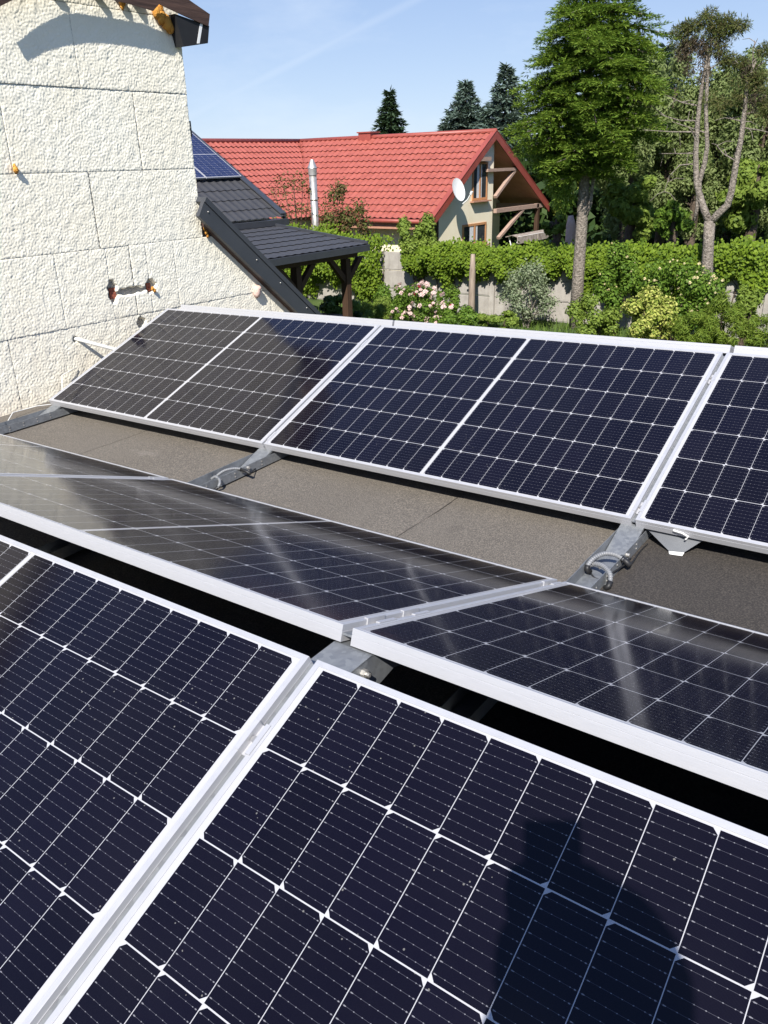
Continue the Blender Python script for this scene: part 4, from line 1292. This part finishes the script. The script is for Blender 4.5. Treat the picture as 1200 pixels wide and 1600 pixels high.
# low hanging limbs on the left of the spruce, and wispy ones on the right
HQ = []
for (px, py, rx, ry, n_) in ((848, 232, 24, 15, 1900), (862, 255, 22, 16, 1800), (874, 285, 16, 18, 1300), (880, 308, 14, 16, 800), (905, 258, 30, 14, 1620), (955, 235, 26, 16, 1440)):
    c_ = tpx(px, py, 15.9 + rng.uniform(-.3, .4)); s_p = 17.0 / FPX * 1.28
    k_ = rnd_dirs(n_) * (rng.uniform(.15, 1, n_) ** .5)[:, None]
    C_ = c_ + k_ * np.array([rx * s_p, rx * s_p * .9, ry * s_p])
    a_ = k_ * .7 + rng.normal(0, .55, (n_, 3)) + np.array([0, 0, -.7]); a_ /= np.linalg.norm(a_, axis=1, keepdims=True)
    b_ = np.cross(a_, rnd_dirs(n_)); b_ /= np.linalg.norm(b_, axis=1, keepdims=True) + 1e-9
    l_ = .12 * rng.uniform(.6, 1.3, n_)[:, None]; w_ = .0085 * rng.uniform(.6, 1.4, n_)[:, None]
    HQ.append(np.stack([C_, C_ + a_ * l_ * .5 + b_ * w_, C_ + a_ * l_, C_ + a_ * l_ * .5 - b_ * w_], 1))
quads_mesh('hanging_limbs', np.concatenate(HQ), L_SPR, sp_)
# forked, half bare pine
def fpx(px, py, Y=15.9): return atY(px, py, Y)
ft = empty('forked_pine', at(*fpx(1103, 505)), 'half bare forked pine with a sparse brownish top', 'tree')
m = MB()
m.tube([fpx(1102, 525), fpx(1105, 415), fpx(1107, 380), fpx(1109, 345)], [0.1326, 0.1092, 0.1014, 0.1014], 12)
m.tube([fpx(1109, 350), fpx(1098, 322), fpx(1088, 285), fpx(1087, 240), fpx(1090, 190), fpx(1096, 140), fpx(1104, 95), fpx(1106, 60)], [0.0780, 0.0663, 0.0546, 0.0484, 0.0429, 0.0351, 0.0273, 0.0156], 10)
m.tube([fpx(1094, 308), fpx(1092, 285), fpx(1101, 255), fpx(1105, 230), fpx(1103, 170), fpx(1106, 110), fpx(1112, 60)], [0.0468, 0.0484, 0.0452, 0.0390, 0.0351, 0.0281, 0.0156], 10)
m.tube([fpx(1109, 350), fpx(1122, 334), fpx(1137, 320), fpx(1143, 298), fpx(1149, 262), fpx(1158, 215), fpx(1164, 170), fpx(1168, 125), fpx(1182, 95)], [0.0780, 0.0686, 0.0663, 0.0608, 0.0546, 0.0468, 0.0390, 0.0296, 0.0156], 10)
m.tube([fpx(1085, 345), fpx(1090, 322), fpx(1091, 300)], [0.0312, 0.0390, 0.0390], 8)
tr_ = m.build('trunk', BARK, ft, True)
m = MB()
for pts in (((1088, 189), (1062, 188), (1040, 182), (1012, 160)), ((1086, 206), (1050, 206), (1004, 203)), ((1104, 208), (1080, 200), (1050, 190)), ((1160, 190), (1145, 186), (1128, 177)), ((1163, 200), (1185, 203), (1210, 209)), ((1086, 256), (1062, 258), (1046, 275), (1038, 300)), ((1166, 150), (1185, 148), (1205, 150)), ((1089, 165), (1065, 160), (1040, 148)), ((1176, 105), (1177, 75), (1184, 60)), ((1168, 125), (1186, 102), (1204, 92)), ((1090, 240), (1060, 240), (1030, 240)), ((1105, 110), (1130, 95), (1150, 100)), ((1164, 180), (1180, 172), (1200, 158)), ((1147, 250), (1130, 240), (1118, 225))):
    yo = rng.uniform(-.35, .35)
    pp = [fpx(px, py, 15.9 + yo * k / (len(pts) - 1)) for k, (px, py) in enumerate(pts)]
    m.tube(pp, list(np.linspace(.014, .005, len(pp))), 6, False)
    for _ in range(4):
        k = rng.integers(0, len(pp) - 1); f = rng.random()
        p = pp[k] * (1 - f) + pp[k + 1] * f
        d = rnd_dirs(1)[0] * np.array([1, 1, .6])
        m.tube([p, p + d * .18 + np.array([0, 0, .02]), p + d * .36 - np.array([0, 0, .04])], [.008, .006, .003], 5, False)
m.build('bare_limbs', BARK, ft)
def clump(px, py, rx, ry, n, mat, name='crown', Y=15.9, spray=.085, parent=ft, droop=.25):
    c = fpx(px, py, Y)
    s = (Y + .9) / FPX * 1.28
    k = rnd_dirs(n) * (rng.uniform(.25, 1, n) ** .5)[:, None]
    C = c + k * np.array([rx * s, rx * s * .8, ry * s])
    a = k * .8 + rng.normal(0, .6, (n, 3)) + np.array([0, 0, -droop]); a /= np.linalg.norm(a, axis=1, keepdims=True)
    b_ = np.cross(a, rnd_dirs(n)); b_ /= np.linalg.norm(b_, axis=1, keepdims=True) + 1e-9
    l_ = spray * rng.uniform(.6, 1.3, n)[:, None]; w_ = .0065 * rng.uniform(.6, 1.4, n)[:, None]
    return np.stack([C, C + a * l_ * .5 + b_ * w_, C + a * l_, C + a * l_ * .5 - b_ * w_], 1)
G1 = []
for (x, y, rx, ry, k_) in ((1078, 46, 15, 12, 6), (1100, 40, 18, 12, 8), (1125, 38, 18, 11, 7), (1147, 38, 12, 9, 5), (1066, 60, 9, 12, 4), (1122, 62, 16, 14, 6), (1140, 84, 13, 13, 6), (1155, 98, 9, 8, 3), (1168, 128, 18, 9, 5), (1188, 126, 12, 12, 5), (1197, 72, 8, 7, 3), (1148, 152, 14, 9, 3), (1120, 160, 14, 12, 3), (1196, 165, 10, 14, 4)):
    for _ in range(k_):
        G1.append(clump(x + rng.normal(0, rx * .6), y + rng.normal(0, ry * .6), rng.uniform(5, 11), rng.uniform(3, 7), int(rng.uniform(110, 240)), None))
quads_mesh('crown', np.concatenate(G1), L_PINE, ft)
G2 = []
for (x, y, rx, ry, k_) in ((1072, 72, 10, 18, 8), (1088, 78, 12, 20, 9), (1106, 70, 14, 16, 8), (1068, 98, 6, 12, 3), (1096, 104, 8, 12, 3), (1175, 175, 12, 16, 4), (1165, 110, 8, 12, 3), (1128, 80, 10, 12, 3)):
    for _ in range(k_):
        G2.append(clump(x + rng.normal(0, rx * .7), y + rng.normal(0, ry * .7), rng.uniform(3, 7), rng.uniform(5, 11), int(rng.uniform(60, 130)), None, droop=.9))
quads_mesh('dead_needles', np.concatenate(G2), L_BROWN, ft)

# trees behind the fence on the right: loose dusty larch-like crowns
def loose_tree(px, py, rxp, ryp, Y, n, mat, label, name='loose_tree', size=.105, lumps=26, droop=.45, group='loose trees beyond the fence', aspect=.42):
    c = atY(px, py, Y); s = np.linalg.norm(c - CAM) / FPX * .97
    rad = np.array([rxp * s, rxp * s * .8, ryp * s])
    root = empty(name, at(c[0], c[1], GZ), label, 'tree', group)
    d = rnd_dirs(lumps); rr = rng.uniform(.2, .95, lumps) ** .6
    LC = c + d * rr[:, None] * rad
    LR = rng.uniform(.22, .4, lumps)
    idx = rng.choice(lumps, n, p=LR ** 2 / (LR ** 2).sum())
    dd = rnd_dirs(n)
    C = LC[idx] + dd * (rng.uniform(.3, 1.1, n) * LR[idx])[:, None] * rad * np.array([1, 1, .8])
    N = dd + rng.normal(0, .5, (n, 3)) + np.array([0, 0, .3])
    quads_mesh('crown', leaf_quads(C, N, size, aspect, droop=droop), mat, root)
    m = MB()
    m.tube([(c[0], c[1], GZ), (c[0] + .05, c[1], c[2] - rad[2] * .3), (c[0], c[1], c[2] + rad[2] * .7)], [.16, .11, .02], 10)
    for k in range(min(14, lumps)):
        p = LC[k]; t = rng.uniform(.1, .7)
        q0 = np.array([c[0], c[1], c[2] - rad[2] * .5 + t * rad[2]])
        m.tube([q0, (q0 + p) / 2 + np.array([0, 0, .1]), p], [.04, .025, .008], 5, False)
    m.build('trunk', BARK2, root)
    return root
loose_tree(985, 225, 52, 120, 20.5, 34000, L_WIL, 'tall dusty green tree beyond the fence, immediately right of the big spruce', lumps=34)
loose_tree(1045, 230, 55, 105, 22.0, 34000, L_WIL, 'dusty green tree beyond the fence, left of the forked pine', lumps=34)
loose_tree(1120, 250, 58, 105, 23.0, 34000, L_WIL, 'dusty green tree beyond the fence, seen between the stems of the forked pine', lumps=34)
loose_tree(1190, 235, 60, 120, 21.5, 34000, L_WIL, 'dusty green tree beyond the fence at the right edge of the photo', lumps=34)
loose_tree(1085, 300, 50, 60, 21.0, 16000, L_WIL, 'bushy dusty green tree beyond the fence, low behind the left stem of the forked pine', lumps=30)
loose_tree(1155, 180, 45, 70, 24.5, 16000, L_WIL, 'farther dusty green tree whose top shows right of the forked pine', lumps=30)
loose_tree(1180, 300, 55, 50, 20.0, 14000, L_GRN2, 'low green tree beyond the fence behind the right stem of the forked pine', lumps=22, size=.14)
loose_tree(985, 325, 40, 42, 18.6, 11000, L_GRN2, 'soft green sapling rising just behind the ivy right of the spruce trunk', lumps=18, size=.13, aspect=.6)
loose_tree(1050, 345, 30, 26, 18.0, 3000, L_GRN, 'small bright green sapling behind the ivy left of the forked trunk', lumps=14, size=.13, aspect=.6)
loose_tree(893, 315, 26, 42, 29.5, 5500, L_LIME, 'yellow green tree behind the end of the red roof house', lumps=20, size=.14, aspect=.6)
loose_tree(868, 356, 18, 18, 19.0, 3000, L_GRN2, 'round green bush by the terrace of the red roof house', lumps=14, size=.11, aspect=.6)
# dark wood mass far behind
def mass(name, x0, x1, y, ztop, n, mat, size, label):
    C = np.stack([rng.uniform(x0, x1, n), y + rng.normal(0, 1.0, n), np.zeros(n)], 1)
    top = ztop + .6 * np.sin(C[:, 0] * .9) + .4 * np.sin(C[:, 0] * 2.3 + 1)
    C[:, 2] = GZ + (top - GZ) * rng.random(n) ** .8
    N = rnd_dirs(n) + np.array([0.1, -.5, .4])
    o = quads_mesh(name, leaf_quads(C, N, size, .6), mat, None)
    tag(o, label, 'wood', kind='stuff')
mass('wood_edge', -16.5, 6, 30.0, 1.2, 15000, L_DARK, .42, 'dark mass of trees far behind the fence')
mass('wood_edge', -70, -18, 62.0, .5, 9000, L_DARK, .9, 'distant dark line of trees behind the red roof')
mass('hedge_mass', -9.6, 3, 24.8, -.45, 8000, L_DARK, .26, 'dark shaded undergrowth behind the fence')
# spruces rising behind the red roof
def far_spruce(px, top, bot, hw, Y, mat, label, n=1.0):
    p1 = atY(px, top, Y); s = np.linalg.norm(p1 - CAM) / FPX * .97
    zt = p1[2]; zb = atY(px, bot, Y)[2]
    zlow = min(zb, GZ + 1.5)
    H = zt - zb
    r_ = hw * s
    slope = r_ / H
    prof = [(zlow + .2, r_ * 1.25), (zb, r_), (zb + H * .5, r_ * .58), (zt - .4, r_ * .16), (zt, .03)]
    if zlow + .2 >= zb: prof = prof[1:]
    conifer('far_spruce', label, (p1[0], Y, GZ), prof, mat, n, None, 'spruces behind the red roof', 'tree', spray=.30, wid=.040, droop=.40, bark=BARK2, sag=.05, reps=4)
far_spruce(608, 143, 218, 27, 33, L_DSPR, 'small dark spruce behind the chimney of the red roof', 1.1)
far_spruce(728, 123, 212, 41, 34, L_BLUE, 'blue green spruce rising behind the red ridge, the nearer to the chimney of the two', 1.1)
far_spruce(792, 101, 260, 58, 32, L_BLUE, 'blue green spruce behind the gable peak, partly covered by the big spruce', 1.1)
far_spruce(1043, 70, 200, 36, 29, L_BLUE, 'blue green spruce tip showing above the dusty trees at the right', 1.1)

# ivy on the fence
zT = GZ + 1.40
def ivy(label, x0, x1, ztop, zlow, n, spread=.34, top_bump=.16, y=FY, seed=1):
    n = int(n * 1.9)
    """zlow(x): lower hem of the ivy on the garden side"""
    xs = rng.uniform(x0, x1, n)
    hem = np.array([zlow(v) for v in xs]) + .12 * np.sin(xs * 7.1) + .08 * np.sin(xs * 17.3 + 1) + rng.normal(0, .06, n)
    tp = ztop(xs) + top_bump * (.5 * np.sin(xs * 3.1) + .5 * np.sin(xs * 8.3 + 2)) * .6 + rng.normal(0, .05, n)
    f = rng.random(n)
    z = hem + (tp - hem) * f
    # bulging profile: thick near the top, thinning to the hem, rolling over the wall
    nl = int((x1 - x0) * 9)
    lx = rng.uniform(x0, x1, nl); lz = rng.uniform(GZ + .3, zT + .1, nl); la_ = rng.uniform(-.55, .75, nl); lr = rng.uniform(.10, .26, nl)
    lump = np.zeros(n)
    for a_, b_, c_, d_ in zip(lx, lz, la_, lr):
        lump += c_ * np.exp(-(((xs - a_) / d_) ** 2 + ((z - b_) / d_) ** 2))
    th = spread * np.sqrt(np.clip(1 - ((f - .62) / .62) ** 2, .04, 1)) * np.clip(1 + .8 * lump, .25, 1.9)
    z = z + rng.normal(0, .04, n)
    th2 = np.where(rng.random(n) < .8, rng.uniform(.55, 1.1, n), rng.uniform(-.6, .6, n))
    yy = y - .03 - th * th2
    back_ = (z > GZ + 1.36) & (rng.random(n) < .4)
    yy = np.where(back_, y + rng.uniform(-.2, .45, n), yy)
    C = np.stack([xs, yy, z], 1)
    N = np.stack([rng.normal(.1, .45, n), -1 + rng.normal(0, .4, n), .55 + rng.normal(0, .45, n)], 1)
    root = empty('ivy', at((x0 + x1) / 2, y, GZ), label, 'ivy', 'ivy draped over the concrete fence')
    quads_mesh('foliage', leaf_quads(C, N, .068, .8, droop=1.0), L_IVY, root)
    m = MB()
    for k in range(int((x1 - x0) * 2.5)):
        xx = rng.uniform(x0 + .1, x1 - .1)
        z_ = max(GZ, zlow(xx) - .4)
        m.tube([(xx, y - .05, z_), (xx + rng.uniform(-.2, .2), y - .075, (z_ + GZ + 1.4) / 2), (xx + rng.uniform(-.3, .3), y - .05, GZ + 1.42)], [.014, .011, .007], 5, False)
    m.build('stems', BARK2, root)
top_f = lambda x: np.interp(x, [-16, -14, -12, -10.5, -9, -6, -3, 2], [-.70, -.82, -1.0, -1.08, -1.10, -1.0, -.80, -.7]) - .04
ivy('thick ivy left of the bare concrete gap, behind the terrace roof', -17.5, -11.88, top_f, lambda x: GZ + .35 + .25 * math.sin(x * 2.2), 11000, .42, .3)
ivy('ivy between the bare concrete gap and the grey post', -11.12, -9.0, top_f, lambda x: GZ + .95 - .1 * math.sin(x * 3), 7000, .42, .2)
ivy('ivy between the grey post and the big spruce trunk', -9.0, -6.55, top_f, lambda x: GZ + 1.02 + .12 * math.sin(x * 2.5), 6500, .36)
ivy('ivy right of the big spruce trunk, reaching down to the shrubs', -6.5, -3.7, top_f, lambda x: GZ + .75 + .22 * math.sin(x * 2.1 + 1), 7000, .38)
ivy('ivy right of the forked pine trunk, at the right edge', -3.6, 2.2, top_f, lambda x: GZ + 1.2 + .15 * math.sin(x * 2.7), 8500, .36)
bushy('climbing_vine', L_GRN2, (-10.85, 16.5, -.95), (.50, .40, .62), 3600, .11, 'tall bright vine tuft bulging above the fence beside the concrete gap', 'climbing plant', lumps=20)
bushy('copper_shrub', L_RED, (-13.75, 17.3, -.55), (.85, .6, 1.0), 2600, .10, 'sparse reddish green shrub in front of the red roof beside the flue', 'shrub', lumps=26, hollow=.1)
bushy('copper_shrub', L_RED, (-15.6, 17.3, -.2), (.9, .5, .9), 500, .09, 'thin twiggy shrub in front of the red roof left of the flue', 'shrub', lumps=22, hollow=.1)

# garden in front of the fence
def gb(name, mat, px, py, rxp, ryp, Y, n, size, label, cat='shrub', lumps=14, **kw):
    c = atY(px, py, Y); s = np.linalg.norm(c - CAM) / FPX * .97
    return bushy(name, mat, c, (rxp * s, rxp * s * .75, ryp * s), n, size, label, cat, lumps=lumps, **kw)
gb('pink_rose_bush', L_GRN, 656, 484, 52, 40, 14.6, 3200, .075, 'rose bush full of pale pink blooms just behind the far panels', lumps=18, extra=[('bloom', L_PET, 90, .115), ('bloom', L_PETR, 9, .09)])
gb('leafy_bush', L_GRN, 612, 478, 30, 34, 15.4, 2300, .085, 'dark leafy bush left of the pink roses', lumps=12)
gb('leafy_bush', L_GRN, 698, 472, 20, 34, 15.6, 1300, .085, 'green bush right of the pink roses against the fence', lumps=12)
gb('fern', L_GRN2, 590, 490, 34, 26, 14.2, 2600, .10, 'feathery green plant at the foot of the fence between hosta and roses', 'plant', lumps=14, aspect=.25)
gb('hosta', L_HOS, 530, 478, 30, 17, 12.8, 900, .17, 'broad leaved pale plant beside the terrace posts', 'plant', lumps=12)
gb('leafy_bush', L_DARK, 560, 505, 40, 20, 13.0, 1600, .09, 'low dark bush in front of the broad leaved plant', lumps=10)
gb('leafy_bush', L_GRN, 715, 500, 30, 26, 14.0, 2200, .085, 'bright low bush at the foot of the grey post', lumps=12)
gb('grey_shrub', L_GREY, 825, 455, 50, 46, 15.7, 2600, .07, 'loose grey green shrub in front of the bare concrete slabs', lumps=24, hollow=.2, sm=BARK)
gb('leafy_bush', L_GRN2, 780, 500, 36, 16, 14.6, 1800, .08, 'low soft green bush under the grey green shrub', lumps=10)
gb('yellow_rose_bush', L_GRN, 1058, 462, 66, 54, 15.0, 6000, .08, 'large rose bush with pale yellow blooms around the forked trunk', lumps=34, extra=[('bloom', L_PETY, 98, .055)])
gb('leafy_bush', L_GRN, 965, 440, 36, 50, 15.6, 3400, .085, 'green bush climbing the fence right of the spruce trunk', lumps=20, extra=[('bloom', L_PETY, 18, .05)])
gb('golden_shrub', L_LIME, 1012, 495, 42, 42, 13.8, 3600, .075, 'yellow green golden leaved shrub in front of the roses', lumps=20)
gb('leafy_bush', L_GRN2, 930, 500, 40, 34, 14.4, 3200, .08, 'soft green bush left of the golden shrub', lumps=16)
gb('tall_herb', L_GRASS2, 1088, 512, 34, 26, 13.6, 2400, .13, 'tall feathery green herb patch right beside the golden shrub', 'plant', lumps=22, aspect=.14)
gb('tall_herb', L_GRASS2, 1130, 500, 30, 36, 13.9, 2400, .14, 'tallest feathery herb patch below the forked trunk, second from the right edge', 'plant', lumps=24, aspect=.14)
gb('tall_herb', L_GRN2, 1165, 492, 24, 34, 14.6, 1700, .10, 'leafy stems rising in front of the bare concrete at the right', 'plant', lumps=20, aspect=.4)
gb('tall_herb', L_GRASS2, 1196, 518, 30, 26, 14.0, 1800, .13, 'feathery herb clump at the right edge below the ivy', 'plant', lumps=18, aspect=.14)
gb('leafy_bush', L_GRN, 624, 466, 24, 24, 15.9, 1500, .085, 'small green bush right below the bare concrete gap', lumps=14)
# grass
n = 16000
C = np.stack([rng.uniform(-13, 2.5, n), rng.uniform(9.5, 16.3, n), np.full(n, GZ)], 1)
h_ = rng.uniform(.06, .2, n)[:, None]; d_ = rnd_dirs(n) * np.array([1, 1, 0])
w_ = np.cross(d_, np.array([0, 0, 1.])) * .012
tip = C + d_ * .07 + np.array([0, 0, 1.]) * h_
o = quads_mesh('grass', np.stack([C - w_, C + w_, tip + w_ * .2, tip - w_ * .2], 1), L_GRASS)
tag(o, 'grass growing in the garden below the roof', 'grass', kind='stuff')
# weathered post and a timber block
m = MB()
pp = [atY(737, 512, 15.75), atY(737, 470, 15.75), atY(738, 430, 15.75), atY(739, 397, 15.75)]
m.tube(pp, [.085, .08, .075, .05], 9)
o = m.build('wooden_post', STUMP, None, True); tag(o, 'weathered grey wooden post standing in front of the ivy', 'post')
m = MB(); p = atY(515, 492, 12.4); m.box((p[0] - .3, p[1] - .15, GZ), (p[0] + .3, p[1] + .15, p[2]))
o = m.build('timber_block', STUMP); tag(o, 'weathered timber block among the broad leaved plants', 'timber block')
# pinkish pole / rock by the spruce
m = MB(); p = atY(893, 345, 18.4); m.tube([(p[0], p[1], GZ), (p[0], p[1], p[2] - .1), (p[0] - .03, p[1], p[2] + .12)], [.13, .12, .06], 9)
o = m.build('pale_stump', PINKC, None, True); tag(o, 'pale pinkish stump behind the fence left of the spruce trunk', 'stump')

# ------------------------------------------------------------------ the photographer (only the shadow and reflections are in the picture)
SKIN = m_noise('skin', (0.42, 0.24, 0.17), (0.50, 0.30, 0.21), 12, 0.5)
SHIRT = m_noise('navy_cloth', (0.02, 0.024, 0.05), (0.03, 0.034, 0.07), 40, 0.9)
TROUS = m_noise('grey_cloth', (0.06, 0.06, 0.065), (0.09, 0.09, 0.095), 40, 0.9)
HAIR = m_noise('brown_hair', (0.03, 0.018, 0.01), (0.05, 0.03, 0.018), 60, 0.6)
fh = np.array([FWD[0], FWD[1], 0]); fh /= np.linalg.norm(fh)
rh_ = np.array([fh[1], -fh[0], 0])
HC = np.array([0.985, -1.075, 0.822])          # head centre
FZ = -0.475
def bp(f, r, z): return HC * np.array([1, 1, 0]) + fh * f + rh_ * r + np.array([0, 0, z])
per = empty('person', at(HC[0], HC[1], FZ), 'person in navy shirt holding up a phone, standing behind the nearest panel', 'person')
def skin_obj(name, verts, edges, radii, mat, parent, root_i=0, sub=2):
    me = bpy.data.meshes.new(name)
    me.from_pydata([tuple(map(float, v)) for v in verts], edges, [])
    o = bpy.data.objects.new(name, me)
    COL.objects.link(o)
    md = o.modifiers.new('skin', 'SKIN')
    for i, v in enumerate(me.skin_vertices[0].data):
        r_ = radii[i]
        v.radius = r_ if hasattr(r_, '__len__') else (r_, r_)
        v.use_root = (i == root_i)
    sd = o.modifiers.new('sub', 'SUBSURF')
    sd.levels = sub; sd.render_levels = sub
    dg = bpy.context.evaluated_depsgraph_get()
    m2 = bpy.data.meshes.new_from_object(o.evaluated_get(dg))
    bpy.data.objects.remove(o)
    m2.polygons.foreach_set('use_smooth', [True] * len(m2.polygons))
    m2.materials.clear()
    for mm in (mat if isinstance(mat, list) else [mat]): m2.materials.append(mm)
    m2.name = name
    return link(name, m2, parent)
PH = CAM - FWD * .012                          # phone sits just behind the lens
hand_r = PH - UPV * .105 + RGT * .072 - FWD * .03
hand_l = PH - UPV * .105 - RGT * .020 - FWD * .03
V = [bp(-.03, 0, .22), bp(-.04, 0, .36), bp(-.04, 0, .50), bp(-.02, 0, .60), bp(-.01, 0, .67), bp(0, 0, .75), bp(.01, 0, .83), bp(0, 0, .90),
     bp(-.03, .16, .57), bp(.02, .17, .37), hand_r - fh * .06 - np.array([0, 0, .03]), hand_r,
     bp(-.03, -.16, .57), bp(.02, -.17, .37), hand_l - fh * .06 - np.array([0, 0, .03]), hand_l,
     bp(-.02, .09, .17), bp(.06, .10, -.14), bp(-.02, .10, -.42), bp(.12, .11, -.455),
     bp(-.02, -.09, .17), bp(.06, -.10, -.14), bp(-.02, -.10, -.42), bp(.12, -.11, -.455)]
E_ = [(0, 1), (1, 2), (2, 3), (3, 4), (4, 5), (5, 6), (6, 7), (3, 8), (8, 9), (9, 10), (10, 11), (3, 12), (12, 13), (13, 14), (14, 15), (0, 16), (16, 17), (17, 18), (18, 19), (0, 20), (20, 21), (21, 22), (22, 23)]
Rr = [(.15, .10), (.14, .10), (.16, .11), (.12, .09), .058, .07, .088, .062, .06, .048, .032, .030, .06, .048, .032, .030, .085, .062, .042, .035, .085, .062, .042, .035]
body = skin_obj('body', V, E_, Rr, [SHIRT, SKIN, TROUS], per)
me = body.data
for pl in me.polygons:
    c = pl.center
    fz = c.z
    hd = (Vector((c.x, c.y, 0)) - Vector((HC[0], HC[1], 0))).dot(Vector(fh))
    pl.material_index = 1 if (fz > .66 or hd > .13 and fz > .45) else (2 if fz < .2 else 0)
m = MB(); m.sphere(HC + np.array([0, 0, .015]) - fh * .03, (.115, .115, .118), 24, 16, .015); m.build('hair', HAIR, per, True)
m = MB()
for s in (-1, 1):
    m.sphere(HC + fh * .085 + rh_ * s * .033 + np.array([0, 0, .01]), .012, 8, 6)
m.sphere(HC + fh * .10 + np.array([0, 0, -.02]), (.014, .014, .022), 8, 6)
m.build('face_features', SKIN, per, True)
for (h0, s) in ((hand_r, 1), (hand_l, -1)):
    Vf = [h0, h0 + UPV * .03]; Ef = [(0, 1)]; Rf = [.022, .02]
    for k in range(4):
        b0 = h0 + UPV * (.048 - .02 * k) - RGT * s * .004
        i0 = len(Vf)
        Vf += [b0 + FWD * .022 + RGT * s * .012, b0 + FWD * .036 - RGT * s * .004, b0 + FWD * .034 - RGT * s * (.024 - .003 * k)]
        Ef += [(1, i0), (i0, i0 + 1), (i0 + 1, i0 + 2)]; Rf += [.009, .0085, .0075]
    i0 = len(Vf)
    Vf += [h0 + UPV * .03 - RGT * s * .02 - FWD * .004, h0 + UPV * .055 - RGT * s * .03 + FWD * .004]
    Ef += [(0, i0), (i0, i0 + 1)]; Rf += [.011, .009]
    skin_obj('hand', Vf, Ef, Rf, SKIN, per)
ph = empty('phone', Matrix(((RGT[0], UPV[0], -FWD[0], PH[0]), (RGT[1], UPV[1], -FWD[1], PH[1]), (RGT[2], UPV[2], -FWD[2], PH[2]), (0, 0, 0, 1))), 'black phone held up in portrait by the person behind the nearest panel', 'phone')
MP = WM[ph.name].copy()
m = MB(); m.box((-.012, -.150, .001), (.064, .010, .009)); m.build('case', BLACKP, ph, False, MP)
m = MB(); m.box((-.010, -.148, .0092), (.062, .008, .0098)); m.build('screen', GLASSD, ph, False, MP)

# the wooden prototype bookkeeping: nothing else to do
SC.cycles.max_bounces = 8
SC.cycles.diffuse_bounces = 3
SC.cycles.glossy_bounces = 4
SC.cycles.transmission_bounces = 4
SC.cycles.use_denoising = True
